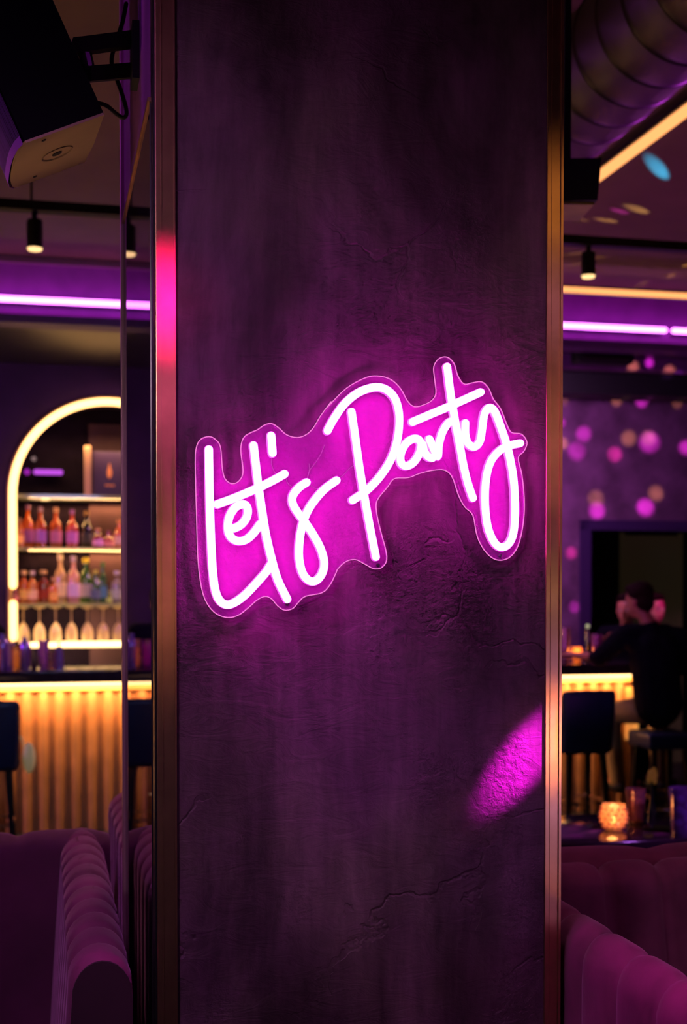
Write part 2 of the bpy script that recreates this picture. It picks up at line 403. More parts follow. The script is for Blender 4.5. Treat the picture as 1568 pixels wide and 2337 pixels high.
# ================================================================ NEON SIGN
SU, SZ = uz(800, 1110, VP)
sg = thing('neon_sign', "glowing pink-white neon script sign reading Let's Party on a clear contour-cut board", 'neon sign', SU, VP, SZ)
z1 = lambda L_: [(400+x/3.733, 900+y/3.733) for x, y in L_]
z2 = lambda L_: [(700+x/2.8, 780+y/2.8) for x, y in L_]
strokes = [
 ('L', z1([(287, 470), (290, 700), (297, 1000), (308, 1300), (322, 1530), (345, 1680), (383, 1760), (440, 1792), (510, 1772), (600, 1705), (700, 1600), (770, 1520), (815, 1450)])),
 ('e', z1([(500, 1142), (560, 1112), (606, 1055), (620, 990), (602, 945), (562, 938), (512, 965), (468, 1030), (449, 1110), (457, 1180), (492, 1232), (550, 1250), (612, 1233), (672, 1178), (722, 1108)])),
 ('t', z1([(668, 435), (690, 620), (712, 800), (742, 1000), (775, 1200), (822, 1400), (875, 1580), (955, 1745)])),
 ('bar', z1([(360, 936), (500, 885), (700, 800), (850, 725), (932, 678)])),
 ('apostrophe', z1([(818, 352), (830, 500)])),
 ('s', z1([(1120, 750), (1060, 790), (1010, 850), (997, 905), (1018, 965), (1065, 1035), (1118, 1105), (1180, 1200), (1238, 1310), (1270, 1425), (1255, 1520), (1205, 1585), (1145, 1588), (1088, 1525), (1057, 1400), (1060, 1250), (1080, 1130), (1108, 1040), (1165, 935), (1265, 815), (1375, 733)])),
 ('P', z2([(134, 568), (170, 500), (240, 400), (330, 325), (430, 291), (505, 303), (562, 358), (590, 450), (590, 560), (572, 660), (535, 760), (470, 860), (390, 945), (295, 1012)])),
 ('P', z2([(288, 448), (310, 600), (338, 800), (365, 960), (395, 1130), (443, 1375)])),
 ('a', z2([(733, 648), (712, 622), (676, 622), (632, 655), (602, 720), (606, 775), (640, 794), (686, 768), (722, 710), (738, 650), (752, 700), (778, 735), (805, 742)])),
 ('r', z2([(785, 622), (808, 672), (838, 735), (846, 660), (868, 580), (905, 520), (940, 505)])),
 ('t', z2([(898, 160), (920, 330), (945, 480), (975, 640), (1005, 800), (1033, 910), (1063, 998)])),
 ('bar', z2([(678, 512), (800, 460), (930, 405), (1112, 322)])),
 ('y', z2([(1015, 520), (1015, 590), (1032, 648), (1072, 671), (1108, 635), (1124, 545), (1136, 465), (1165, 422), (1200, 442), (1240, 540), (1285, 680), (1320, 860), (1333, 1050), (1325, 1200), (1300, 1280), (1255, 1313), (1205, 1288), (1160, 1190), (1141, 1040), (1147, 880), (1178, 765), (1238, 693), (1300, 662), (1365, 648)])),
]
ZT = VP-.037                               # plane of the tubes
def sloc(p, v): a, b = uz(p[0], p[1], v); return Vector((a-SU, v-VP, b-SZ))
for i, (nm, pts) in enumerate(strokes):
    ps = spline([sloc(p, ZT-.0006*(i % 3)) for p in pts], 6)
    MB().sweep(ps, .0061, 12).build('neon_tube', M_TUBE, sg, smooth='all')
    ps2 = [q+Vector((-.0004, .0052, 0)) for q in ps]
    MB().sweep(ps2, .0070, 10, flat=.6).build('tube_channel', mat('pink_silicone', (.9, .35, .75), .4, emis=(1, .22, .75), es=.35), sg, smooth='all')
outl = z1([(285, 360), (340, 383), (385, 450), (402, 640), (430, 728), (490, 762), (550, 730), (578, 650), (558, 470), (582, 370), (640, 328), (700, 302), (760, 262), (820, 250), (880, 285), (950, 345), (1040, 368), (1120, 340), (1180, 280), (1240, 180), (1330, 60)]) + \
  z2([(130, 420), (250, 300), (370, 232), (450, 218), (535, 240), (600, 300), (645, 380), (690, 415), (750, 402), (803, 372), (826, 325), (818, 240), (812, 160), (845, 108), (897, 98), (942, 140), (965, 215), (1005, 270), (1060, 262), (1118, 256), (1163, 298), (1192, 365), (1240, 430), (1280, 530), (1310, 580), (1372, 590), (1408, 642), (1388, 700), (1352, 742), (1375, 850), (1390, 1000), (1385, 1150), (1352, 1300), (1295, 1378), (1220, 1395), (1150, 1350), (1092, 1250), (1062, 1110), (1010, 1055), (970, 980), (930, 865), (880, 820), (800, 822), (720, 842), (650, 868), (560, 875), (515, 930), (452, 1010), (445, 1080), (470, 1200), (512, 1370), (485, 1438), (430, 1450), (370, 1420), (310, 1392), (250, 1405), (200, 1450)]) + \
  z1([(1370, 1520), (1320, 1620), (1250, 1690), (1110, 1720), (1050, 1770), (1000, 1825), (930, 1838), (870, 1800), (820, 1742), (765, 1722), (700, 1750), (620, 1820), (540, 1880), (450, 1902), (350, 1870), (270, 1780), (222, 1640), (193, 1400), (180, 1000), (170, 600), (178, 460), (215, 385)])
ZB = VP-.0225
ol = spline([sloc(p, ZB) for p in outl], 4, True)
bd = MB(); vs = [bd.bm.verts.new(p) for p in ol]
from mathutils.geometry import tessellate_polygon
for tri in tessellate_polygon([[Vector((p.x, p.z, 0)) for p in ol]]):
    try: bd.bm.faces.new([vs[k] for k in tri])
    except ValueError: pass
bd.build('backing_board', glass('acrylic_board', (.88, .78, .88), .03, .20, (.85, .12, .80), em=(.085, .001, .078)), sg)  # magenta glow of the sheet painted in as emission
MB().sweep(ol, .0009, 6, closed=True).build('board_edge', glow('edge_glow', (1, .22, .72), .95), sg)  # lit acrylic edge painted as a self-glowing line
MB().sweep([q+Vector((0, .0038, 0)) for q in ol], .0014, 6, closed=True, flat=1.6).build('board_shadow_line', mat('shadow_plum', (.05, .005, .05), .5), sg)  # dark tube standing in for the shadow line round the board
wires = [z1([(822, 540), (820, 590), (835, 640), (862, 680), (905, 705), (940, 715), (960, 760), (1000, 788), (1030, 792)]),
         z1([(1272, 430), (1240, 510), (1190, 590), (1150, 640), (1130, 700), (1110, 740)]),
         z1([(1140, 590), (1142, 640), (1130, 700)]),
         z1([(1145, 770), (1190, 800), (1235, 812)]),
         z1([(1395, 715), (1440, 680), (1480, 635), (1530, 600)])]
for w_ in wires:
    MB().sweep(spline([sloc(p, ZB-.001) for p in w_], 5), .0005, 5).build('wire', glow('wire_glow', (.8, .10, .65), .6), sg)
for p in ((1140, 1268), (655, 1378), (862, 1290)):
    q = sloc(p, ZB)
    MB().sweep([q+Vector((0, -.003, 0)), q+Vector((0, .0223, 0))], .003, 12, roundend=False).build('standoff_screw', M_WHITE_METAL, sg, smooth=True)

# ================================================================ SOFAS
def channels(prof, length, n, depth, closed=True, per=9, ends=.02):
    """upholstered body: cross-section prof [(x,z)] swept along y 0..length, pinched at n-1 seams"""
    mb = MB(); bm = mb.bm
    P = [Vector((x, 0, z)) for x, z in prof]; k = len(P)
    nor = []
    for i in range(k):
        t = (P[min(i+1, k-1)]-P[max(i-1, 0)]).normalized(); nor.append(Vector((-t.z, 0, t.x)))
    rows = []; tot = n*per
    for j in range(tot+1):
        fr = (j % per)/per; e = abs(2*fr-1)
        d = depth*(e**5) if j not in (0, tot) else depth*1.1
        if j in (1, tot-1): d = depth*.5
        rows.append([bm.verts.new(P[i]-nor[i]*d*(1 if 0 < i < k-1 else 0)+Vector((0, length*j/tot, 0))) for i in range(k)])
    for a, b in zip(rows, rows[1:]):
        for i in range(k-1): bm.faces.new((a[i], a[i+1], b[i+1], b[i]))
        bm.faces.new((a[k-1], a[0], b[0], b[k-1]))
    bm.faces.new(rows[0]); bm.faces.new(rows[-1][::-1])
    return mb
def round_top(x0, x1, xb0, xb1, zt, lean=0, r=None):
    """profile from outer bottom, over the rounded top, to the inner bottom (x0 side first)"""
    r = r or (x1-x0)/2
    pr = [(xb0, 0.02), (xb0, zt*.3), (xb0*.6+x0*.4, zt*.55), (x0*.8+xb0*.2, zt-.20), (x0, zt-r*1.2)]
    cx = (x0+x1)/2; hw_ = (x1-x0)/2
    pr += [(cx-hw_*math.cos(a), zt-r+r*math.sin(a)) for a in [PI*q/12 for q in range(1, 12)]]
    pr += [(x1, zt-r*1.2), (x1*.8+xb1*.2, zt-.20), (xb1*.6+x1*.4, zt*.55), (xb1, zt*.3), (xb1, .02)]
    return pr
SZT = 1.155
# left booth: arm beside the mirror, back across
s1 = thing('booth_sofa', 'plum velvet channel-tufted booth sofa whose ribbed arm runs beside the mirror', 'sofa', 0, 0, 0)
arm = channels(round_top(.030, .128, -.02, .128, SZT, r=.055), 1.125, 11, .012)
for v in arm.bm.verts: v.co.y += 1.985
arm.build('armrest', M_VELVET, s1, smooth='all')
MB().prism([Vector((x, 1.984, z)) for x, z in [(a*.92+.008, b-.006) for a, b in round_top(.030, .128, -.02, .128, SZT, r=.055)]], (0, -.006, 0)).build('arm_end_panel', M_VELVETD, s1)
# back: profile in (depth, z); swept along u -> rotate
def back(parent, u0, u1, vf, n, name='backrest', m=M_VELVET, thick=.16, lean=.10, depth=.012, zt=SZT):
    pr = round_top(0, thick, -lean, thick, zt, r=.05)
    b = channels(pr, u1-u0, n, depth)
    for v in b.bm.verts:
        x, y, z = v.co; v.co = Vector((u1-y, vf+x, z))
    return b.build(name, m, parent, smooth='all')
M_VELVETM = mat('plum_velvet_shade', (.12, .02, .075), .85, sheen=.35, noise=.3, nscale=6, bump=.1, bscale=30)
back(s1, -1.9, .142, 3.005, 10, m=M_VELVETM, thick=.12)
MB().box(-1.9, -.02, 2.35, 2.95, .02, .47, .04).build('seat', M_VELVETD, s1, smooth=True)
# booth behind the pillar
s2 = thing('booth_sofa', 'plum velvet booth sofa end showing just behind the edge of the mirror', 'sofa', 0, 0, 0)
a2 = channels(round_top(.162, .27, .162, .29, 1.165, r=.05), .72, 6, .010)
for v in a2.bm.verts: v.co.y += 2.86
a2.build('armrest', M_VELVET, s2, smooth='all')
back(s2, .28, .82, 3.45, 4, thick=.12)
MB().box(.30, .80, 2.9, 3.4, .02, .47, .04).build('seat', M_VELVETD, s2, smooth=True)
# right booth
s3 = thing('booth_sofa', 'plum velvet channel-tufted booth sofa in front at the right of the pillar', 'sofa', 0, 0, 0)
a3 = channels(round_top(.832, .925, .832, .96, SZT, r=.065), 1.30, 10, .013)
for v in a3.bm.verts: v.co.y += 1.06
a3.build('armrest', M_VELVET, s3, smooth='all')
back(s3, .845, 3.05, 2.40, 18, thick=.12, lean=.13, depth=.028)
MB().box(.97, 3.05, 1.5, 2.28, .02, .47, .04).build('seat', M_VELVETD, s3, smooth=True)
s4 = thing('booth_sofa', 'plum velvet booth sofa back to back behind the front right booth', 'sofa', 0, 0, 0)
b4 = back(s4, .845, 3.05, 2.56, 5, thick=.15, lean=-.02, zt=1.150)
MB().box(.9, 3.05, 2.74, 3.25, .02, .47, .04).build('seat', M_VELVETD, s4, smooth=True)

# ================================================================ BAR
UE = uz(1444, 1550, BV)[0]; CTOP = 1.15; CBOT = 1.065
bar = thing('bar_counter', 'long bar counter with black stone top over a warmly lit fluted front', 'bar counter', 0, 0, 0)
MB().box(U0+.02, UE+.05, 9.30, 9.98, CBOT, CTOP, .008).build('countertop', M_COUNTER, bar, smooth=True)
fl = MB(); nr = 0; pitch = .112; uu = U0+.05; pts = []
while uu+pitch <= UE:
    for k in range(9):
        a = PI*k/8
        pts.append((uu+pitch*.5-pitch*.36*math.cos(a), BV-.055*math.sin(a)))
    uu += pitch
pts = [(U0+.05, BV)]+pts+[(UE, BV)]
va = [fl.bm.verts.new((a, b, .0)) for a, b in pts]; vb = [fl.bm.verts.new((a, b, CBOT)) for a, b in pts]
for i in range(len(pts)-1): fl.bm.faces.new((va[i], va[i+1], vb[i+1], vb[i]))
fl.box(UE-.02, UE, BV, 9.95, .1, CBOT)
fl.build('fluted_front', M_RIB, bar, smooth=True)
MB().box(U0+.05, UE-.01, BV+.03, BV+.08, 0.0, .12).build('plinth', M_BLACK, bar)
MB().box(U0+.05, UE-.02, BV-.095, BV-.06, CBOT-.022, CBOT-.002).build('led_strip', M_LED_W, bar)
MB().box(U0+.05, UE-.02, BV-.075, BV-.060, CBOT-.060, CBOT-.024).build('glow_band', mat('glow_band', (.55, .28, .09), .5, emis=(1, .45, .12), es=.15), bar)  # LED-lit look of this board partly painted in as emission
MB().box(UE-.09, UE-.02, BV-.075, BV-.062, .55, CBOT-.105).build('corner_glow_band', mat('corner_glow_band', (.6, .30, .10), .5, emis=(1, .40, .09), es=.42), bar)  # lit look of the upright board painted in as emission
MB().box(UE-.001, UE+.018, BV-.07, BV-.03, .62, CBOT-.004).build('corner_glow_panel', mat('amber_glow', (.5, .25, .08), .5, emis=(1, .42, .09), es=.6), bar)  # amber light on the bar corner painted in as emission

bc = thing('back_counter', 'low black counter under the bottle shelves in the arch', 'counter', 0, 0, 0)
MB().box(U0+.1, .75, 10.45, 10.95, .86, .92, .01).build('countertop', M_COUNTER, bc)
MB().box(U0+.1, .75, 10.50, 10.95, .0, .86).build('cabinet', M_BLACK, bc)

# --- arch light
al = thing('arch_light', 'glowing warm yellow LED arch framing the bottle shelves', 'light', ACU, WV, NB)
def aseg(pts, nm='light_tube'):
    MB().sweep(pts, .030, 12).build(nm, M_LED_Y, al, smooth=True)
zg = [uz(29, y, WV)[1]-NB for y in (1336, 1378, 1455)]
arcp = [Vector((a-ACU, -.03, b-NB)) for a, b in archpts(AR+.0, 40)]
aseg([Vector((-AR, -.03, zg[0])), Vector((-AR, -.03, (zg[0]+ACZ-NB)/2))]+arcp)
aseg([Vector((-AR, -.03, zg[2])), Vector((-AR, -.03, zg[1]))])
fr = [Vector((-AR-.030, -.005, 0.05))]+[Vector((a-ACU, -.005, b-NB)) for a, b in archpts(AR+.030, 40)]+[Vector((AR+.030, -.005, .05))]
MB().sweep(fr, .022, 8).build('arch_frame', mat('gold_frame', (.55, .32, .08), .45, .3), al, smooth=True)
# --- shelves
VS = WV+.15
def shelf(y, label, t=.022):
    u_l = uz(33, y, WV)[0]; z = uz(150, y, VS)[1]
    o = roomed(MB().box(ACU-AR+.03, ACU+AR-.03, WV+.01, WV+.36, z-t, z).build('glass_shelf', M_SHELF)); tag(o, label, 'shelf'); return z
zs0 = shelf(1132, 'topmost glass shelf in the arch under the purple gift box', .03)
zs1 = shelf(1251, 'middle glass shelf in the arch carrying the tall amber bottles')
zs2 = shelf(1377, 'lowest glass shelf in the arch with wine glasses hanging below', .025)
uA = uz(200, 1075, WV+.06)[0]
dv = roomed(MB().box(uA-.027, uA+.027, WV+.05, WV+.10, zs0, uz(200, 1018, WV+.06)[1], .004).build('divider_post', mat('pale_wood', (.62, .34, .18), .5))); tag(dv, 'short pale wooden divider standing on the topmost shelf', 'divider')
pu0, pu1 = uz(203, 1100, WV+.36)[0], ACU+AR-.06
bp_ = roomed(MB().box(pu0, pu1, WV+.355, WV+.375, NB+.05, ACZ+AR*.82).build('back_panel', mat('mauve_panel', (.055, .026, .034), .7, noise=.2, nscale=3, spec=.1))); tag(bp_, 'mauve panel lining the rear of the arch beside the mirror', 'panel', kind='structure')
# gift box
g0, g1 = uz(213, 1128, WV+.12), uz(286, 1032, WV+.12)
gb = thing('gift_box', 'dark purple gift box with a small orange flame emblem on the topmost shelf', 'box', (g0[0]+g1[0])/2, WV+.15, zs0)
gw = (g1[0]-g0[0])/2; gh = g1[1]-zs0
MB().box(-gw, gw, -.04, .10, 0, gh, .004).build('carton', mat('deep_purple_card', (.035, .012, .055), .5), gb)
fl_ = [Vector((x*.1, -.043, gh*.42+y*.1)) for x, y in ((0, -.1), (.16, .1), (.2, .45), (.08, .9), (.02, 1.25), (-.08, .85), (-.2, .5), (-.18, .15))]
MB().prism(fl_, (0, .002, 0)).build('emblem', mat('copper_print', (.55, .18, .06), .5, emis=(1, .3, .08), es=.12), gb)
e2 = MB()
for k in range(5): e2.box(-.035+k*.016, -.025+k*.016, -.043, -.041, gh*.22, gh*.22+.018)
e2.build('print_line', MATS['copper_print'], gb)
# downlight disc & bar of light, violet reflection of the cove tube built as glowing shapes
dl = uz(103, 1137, WV+.005)
o = roomed(MB().lathe([(.0, 0), (.034, .002), (.036, .012), (.0, .014)], (dl[0], WV+.02, zs0-.048), 20).build('shelf_downlight', M_BULB, smooth=True)); tag(o, 'small round warm downlight under the topmost shelf', 'light')
q0, q1 = uz(82, 1077, WV+.3), uz(138, 1077, WV+.3)
led_bar('led_tube_light', 'violet reflection of the cove tube, built as a glowing tube above the topmost shelf', q0[0], WV+.3, q1[0], WV+.3, q0[1], .022, glow('violet_reflection', (.62, .09, .85), 1.0))
q2 = uz(62, 1077, WV+.3)
o = roomed(MB().ball((q2[0], WV+.3, q2[1]), .026).build('violet_reflection_dot', glow('violet_reflection_dim', (.42, .02, .5), .8), smooth=True)); tag(o, 'dim violet spot of the same reflection, built as a glowing ball left of it in the arch', 'light')
q3 = uz(77, 1047, WV+.3)
o = roomed(MB().ball((q3[0], WV+.3, q3[1]), .020).build('pearl_bulb', glow('pearl', (.5, .3, .3), .5), smooth=True)); tag(o, 'tiny pale bulb above the violet reflection in the arch', 'light')
b0, b1 = uz(143, 1471, WV-.02), uz(274, 1471, WV-.02)
led_bar('led_bar_light', 'warm white light bar glowing under the hanging wine glasses', b0[0], WV-.02, b1[0], WV-.02, b0[1], .024, M_LED_W)
for k, (xa, xb) in enumerate(((71, 90), (113, 127))):
    b2, b3 = uz(xa, 1472, WV-.02), uz(xb, 1472, WV-.02)
    led_bar('led_bar_light', ('short warm light piece at the left end of the row under the wine glasses', 'short warm light piece just left of the long light bar under the wine glasses')[k], b2[0], WV-.02, b3[0], WV-.02, b2[1], .022, M_LED_W)

# --- bottles
BOT = {
 'tall': [(0, 0), (.9, 0), (1, .02), (1, .52), (.9, .60), (.42, .70), (.34, .76), (.34, .93), (.38, .935), (.38, 1.0), (0, 1.0)],
 'wine': [(0, 0), (.9, 0), (1, .02), (1, .50), (.85, .60), (.45, .72), (.36, .80), (.36, .93), (.42, .935), (.42, 1.0), (0, 1.0)],
 'decanter': [(0, 0), (.95, 0), (1, .03), (1, .56), (.88, .66), (.40, .70), (.36, .78), (.5, .80), (.5, 1.0), (0, 1.0)],
 'squat': [(0, 0), (.8, 0), (1, .15), (1, .45), (.7, .65), (.35, .75), (.35, .9), (.42, .9), (.42, 1.0), (0, 1.0)],
 'vodka': [(0, 0), (.95, 0), (1, .02), (1, .55), (.80, .64), (.40, .72), (.36, .78), (.36, .90), (.44, .91), (.44, 1.0), (0, 1.0)],
}
def bottle(px, ybase, ytop, wpx, kind, col, labcol, capcol, label, zbase, group, v=VS, colglow=0., labz=(.14, .42)):
    ub, _ = uz(px, ybase, v); h = uz(px, ytop, v)[1]-zbase; Rr = wpx/2/272.
    t = thing('bottle', label, 'bottle', ub, v, zbase, group=group)
    prof = [(r*Rr, z*h) for r, z in BOT[kind]]
    body_prof = [p for p in prof if p[1] <= h*.93]
    key = 'b%02d%02d%02d' % tuple(int(c*99) for c in col)
    MB().lathe(body_prof, seg=16).build('glass_body', glass('tint_'+key, tuple(min(1, c*.9+.06) for c in col), .2, .38, col), t, smooth=True)
    lk = 'lab%02d%02d%02d' % tuple(int(c*99) for c in labcol)
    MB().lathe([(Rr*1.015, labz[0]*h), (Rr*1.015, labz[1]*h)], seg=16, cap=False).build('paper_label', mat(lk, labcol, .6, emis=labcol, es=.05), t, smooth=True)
    ck = 'cap%02d%02d%02d' % tuple(int(c*99) for c in capcol)
    MB().lathe([(prof[-3][0]*1.05, .88*h), (prof[-3][0]*1.05, h), (0, h)], seg=14).build('cap', mat(ck, capcol, .4, .3), t, smooth=True)
    return t
AMB, AMD, PNK, CLR, GRN, DRK, LIL = (1, .32, .03), (.70, .15, .01), (.75, .12, .38), (.85, .62, .50), (.10, .28, .04), (.02, .015, .015), (.55, .45, .75)
PUR = (.38, .10, .48)
top = [(46, 1250, 1182, 18, 'tall', (1, .42, .12), (.9, .4, .15), (.4, .2, .1), 'pale amber bottle at the left end of the middle shelf'),
 (64, 1250, 1152, 25, 'tall', AMB, PUR, (.35, .12, .3), 'tall amber bottle with purple label, second on the middle shelf'),
 (93, 1250, 1157, 25, 'tall', AMD, PUR, (.5, .3, .25), 'tall dark amber bottle with purple label, third on the middle shelf'),
 (128, 1250, 1158, 26, 'tall', (.75, .25, .12), (.65, .18, .6), (.6, .3, .2), 'tall amber bottle with bright magenta label, fourth on the middle shelf'),
 (165, 1250, 1163, 26, 'tall', (.80, .20, .10), (.6, .14, .5), (.4, .15, .3), 'tall reddish amber bottle with violet label, left of the black bottle'),
 (198, 1251, 1166, 26, 'wine', DRK, (.05, .04, .06), (.30, .15, .05), 'black champagne bottle on the middle shelf'),
 (224, 1250, 1206, 24, 'squat', (.55, .05, .16), (.8, .3, .6), (.9, .5, .2), 'squat crimson bottle with gold stopper right of the black bottle'),
 (249, 1250, 1212, 22, 'squat', (.70, .10, .32), (.8, .3, .55), (.4, .1, .2), 'squat pink bottle between the crimson and the orange-topped bottles'),
 (273, 1250, 1186, 26, 'squat', (.85, .35, .25), (.85, .45, .38), (.9, .4, .1), 'round bottle with a large orange stopper by the mirror edge')]
for i, b in enumerate(top): bottle(*b, zs1, 'bottles on the middle shelf', v=VS-.03+.12*(i % 2))
low = [(33, 1375, 1334, 19, 'decanter', (.70, .10, .10), (.7, .2, .2), (.9, .5, .2), 'small red bottle at the left end of the lowest shelf'),
 (54, 1375, 1302, 25, 'decanter', AMB, (1, .55, .2), (.8, .5, .35), 'golden decanter second on the lowest shelf'),
 (74, 1375, 1303, 22, 'decanter', (.95, .42, .15), (.9, .5, .3), (.7, .5, .6), 'orange decanter with pale stopper third on the lowest shelf'),
 (99, 1375, 1301, 30, 'decanter', (.50, .08, .03), (.35, .03, .03), (.8, .5, .3), 'wide square decanter of dark red spirit on the lowest shelf'),
 (122, 1375, 1318, 18, 'decanter', (1, .40, .07), (1, .45, .1), (.8, .4, .2), 'narrow bright orange bottle beside the wide square decanter'),
 (138, 1375, 1264, 25, 'vodka', CLR, (.8, .55, .5), (.9, .7, .5), 'tall clear bottle standing beside the orange one on the lowest shelf'),
 (168, 1375, 1269, 27, 'vodka', (.90, .55, .52), (.7, .4, .65), (.7, .5, .55), 'tall clear pink-tinted bottle with lilac label on the lowest shelf'),
 (196, 1375, 1273, 29, 'wine', GRN, (.5, .35, .5), (.95, .75, .05), 'green champagne bottle with yellow foil neck on the lowest shelf'),
 (218, 1375, 1300, 22, 'wine', (.10, .25, .08), (.10, .12, .2), (.55, .5, .08), 'shorter dark green bottle beside the yellow-necked one'),
 (235, 1375, 1283, 19, 'wine', (.12, .30, .22), (.1, .25, .5), (.05, .18, .05), 'slim green bottle with blue label on the lowest shelf'),
 (249, 1377, 1348, 13, 'squat', (.55, .65, .12), (.5, .6, .15), (.5, .5, .2), 'tiny yellow-green bottle on the lowest shelf'),
 (268, 1375, 1303, 30, 'decanter', LIL, (.5, .42, .6), (.6, .5, .8), 'clear lilac bottle at the right end of the lowest shelf by the mirror')]
for i, b in enumerate(low): bottle(*b, zs2, 'bottles on the lowest shelf', v=VS-.03+.12*(i % 2))
# hanging wine glasses
def wine_glass():
    t = thing('wine_glass', '', 'wine glass')
    gm = glass('stemware', (.95, .80, .58), .35, .62, (1, .78, .46))
    MB().lathe([(.0, 0), (.046, -.004), (.044, -.012), (.006, -.016)], seg=20, cap=False).build('foot', gm, t, smooth=True)
    MB().lathe([(.006, -.016), (.005, -.13)], seg=12, cap=False).build('stem', gm, t, smooth=True)
    MB().lathe([(.005, -.13), (.025, -.150), (.044, -.19), (.048, -.235), (.042, -.30)], seg=20, cap=False).build('bowl', gm, t, smooth=True)
    return t
wg = wine_glass(); ords = ['first', 'second', 'third', 'fourth', 'fifth', 'sixth', 'seventh']
for i, px in enumerate((53, 90, 127, 163, 199, 235, 270)):
    g = wg if i == 0 else copy_tree(wg)
    g.location = R(uz(px, 1400, VS-.08)[0], VS-.08, zs2-.0255)
    tag(g, '%s wine glass from the left hanging upside down under the lowest shelf' % ords[i], 'wine glass', 'wine glasses hanging under the lowest shelf')

# --- things on the bar top, left
def tumbler(px, v, zb, h, r0, r1, label, col, liq=None, liqh=.6, name='tumbler', rough=.05, group=None, opaque=None, u=None, dcol=None):
    uu_ = uz(px, 1500, v)[0] if u is None else u
    t = thing(name, label, 'glass' if not opaque else 'cup', uu_, v, zb, group=group)
    body = MB().lathe([(0, 0), (r0, 0), (r1, h), (r1*.93, h), (r0*.9, h*.08), (0, h*.08)], seg=20)
    body.build('glass_wall' if not opaque else 'cup_wall', opaque or glass('tum_%02d%02d%02d' % tuple(int(c*99) for c in col), col, .22, .25, dcol or col), t, smooth=True)
    if liq:
        rr0 = r0*.86; rr1 = r0+(r1-r0)*liqh; rr1 *= .9
        MB().lathe([(0, h*.09), (rr0, h*.09), (rr1, h*liqh), (0, h*liqh)], seg=18).build('drink', liq, t, smooth=True)
    return t
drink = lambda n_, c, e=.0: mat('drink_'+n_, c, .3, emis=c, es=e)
VT = 9.62
tin = mat('violet_steel', (.45, .30, .75), .3, .8)
tinp = mat('magenta_steel', (.7, .25, .8), .3, .8)
BG = 'bar tins and glasses on the counter near the left end'
def shaker(px, h, r, label, m):
    t = thing('cocktail_shaker', label, 'shaker', uz(px, 1500, VT+.13)[0], VT+.13, CTOP, group=BG)
    MB().lathe([(0, 0), (r*.75, 0), (r, h*.62), (0, h*.62)], seg=20).build('tin', m, t, smooth=True)
    MB().lathe([(r, h*.62), (r*.85, h*.78), (r*.45, h*.86), (r*.42, h), (0, h)], seg=20, cap=False).build('cap', m, t, smooth=True)
shaker(6, .245, .048, 'large violet-lit steel cocktail shaker at the left edge of the bar top', tin)
shaker(57, .225, .042, 'tall violet-lit steel cocktail shaker between the amber glass and the tumblers', tin)
tumbler(22, VT-.02, CTOP, .19, .022, .034, 'narrow violet mixing tin beside the large shaker', (.5, .3, .8), opaque=tin, group=BG, name='mixing_tin')
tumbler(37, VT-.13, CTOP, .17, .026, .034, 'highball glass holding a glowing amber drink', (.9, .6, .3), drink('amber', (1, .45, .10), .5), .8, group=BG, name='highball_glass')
tumbler(100, VT, CTOP, .20, .028, .038, 'violet steel mixing tin beside the amber-lit tumbler', (.5, .3, .8), opaque=tinp, group=BG, name='mixing_tin')
tumbler(77, VT-.12, CTOP, .15, .020, .026, 'slim dark glass right of the tall shaker', (.35, .25, .3), group=BG, name='highball_glass')
tumbler(116, VT-.12, CTOP, .12, .024, .030, 'short tumbler with a pale orange reflection beside the magenta tin', (.7, .45, .5), drink('peach', (.8, .35, .2), .15), .5, group=BG)
tumbler(135, VT+.05, CTOP, .15, .034, .026, 'tapered violet jigger tin at the right of the bar tools', (.5, .3, .8), opaque=tin, group=BG, name='jigger')
tumbler(236, 10.7, .92, .115, .050, .052, 'pale pinkish tumbler standing on the low counter under the arch', (.75, .5, .6), drink('rose', (.5, .25, .32), .12), .7, name='tumbler')
# things seen only in the mirror (they stand left of the frame)
tumbler(-30, VT, CTOP, .20, .03, .042, 'tall magenta-lit glass seen in the mirror above the bar top', (.7, .1, .6), drink('mag', (.75, .04, .5), .4), .85, name='highball_glass')
tumbler(-6, VT-.1, CTOP, .21, .018, .022, 'narrow orange and red glass seen in the mirror beside the magenta one', (.9, .5, .3), drink('orr', (.9, .3, .08), .4), .7, name='highball_glass')

# --- bar stools
def stool():
    t = thing('bar_stool', '', 'bar stool')
    W, D = .385, .40
    bk = MB().box(-W/2, W/2, -D/2, -D/2+.06, .56, 1.01, .04)
    for v in bk.bm.verts:
        k = (v.co.z-.56)/.45
        v.co.x *= 1+.06*k; v.co.y -= .05*k*k - .03*(v.co.x/(W/2))**2
    bk.build('backrest', M_NAVY, t, smooth=True)
    MB().box(-W/2+.01, W/2-.01, -D/2+.03, D/2, .56, .68, .03).build('seat', M_NAVY, t, smooth=True)
    for sx in (-1, 1):
        for sy in (-1, 1):
            MB().hexa([Vector((sx*(.155)+a, sy*.19+b, 0)) for a, b in ((-.014, -.014), (.014, -.014), (.014, .014), (-.014, .014))] +
                      [Vector((sx*(.125)+a, sy*.13+b, .57)) for a, b in ((-.02, -.02), (.02, -.02), (.02, .02), (-.02, .02))]).build('leg', M_DARKMETAL, t)
    zf = .215
    MB().sweep([(-.15, -.175, zf), (.15, -.175, zf), (.15, .175, zf), (-.15, .175, zf)], .012, 8, closed=True).build('foot_ring', M_BRASS, t, smooth=True)
    return t
st0 = stool(); VST = 8.75
SG = 'navy bar stools along the counter'
u_r = uz(45, 1650, VST-.2)[0]
st0.location = R(u_r-.20, VST, 0); tag(st0, 'navy bar stool with a pale cloth beside it, cut by the left edge', 'bar stool', SG)
st = copy_tree(st0); st.location = R(u_r-.20-.62, VST, 0); tag(st, 'navy bar stool reflected in the mirror beside the brass trim', 'bar stool', SG)
u3 = (uz(1283, 1650, VST-.2)[0]+uz(1408, 1650, VST-.2)[0])/2
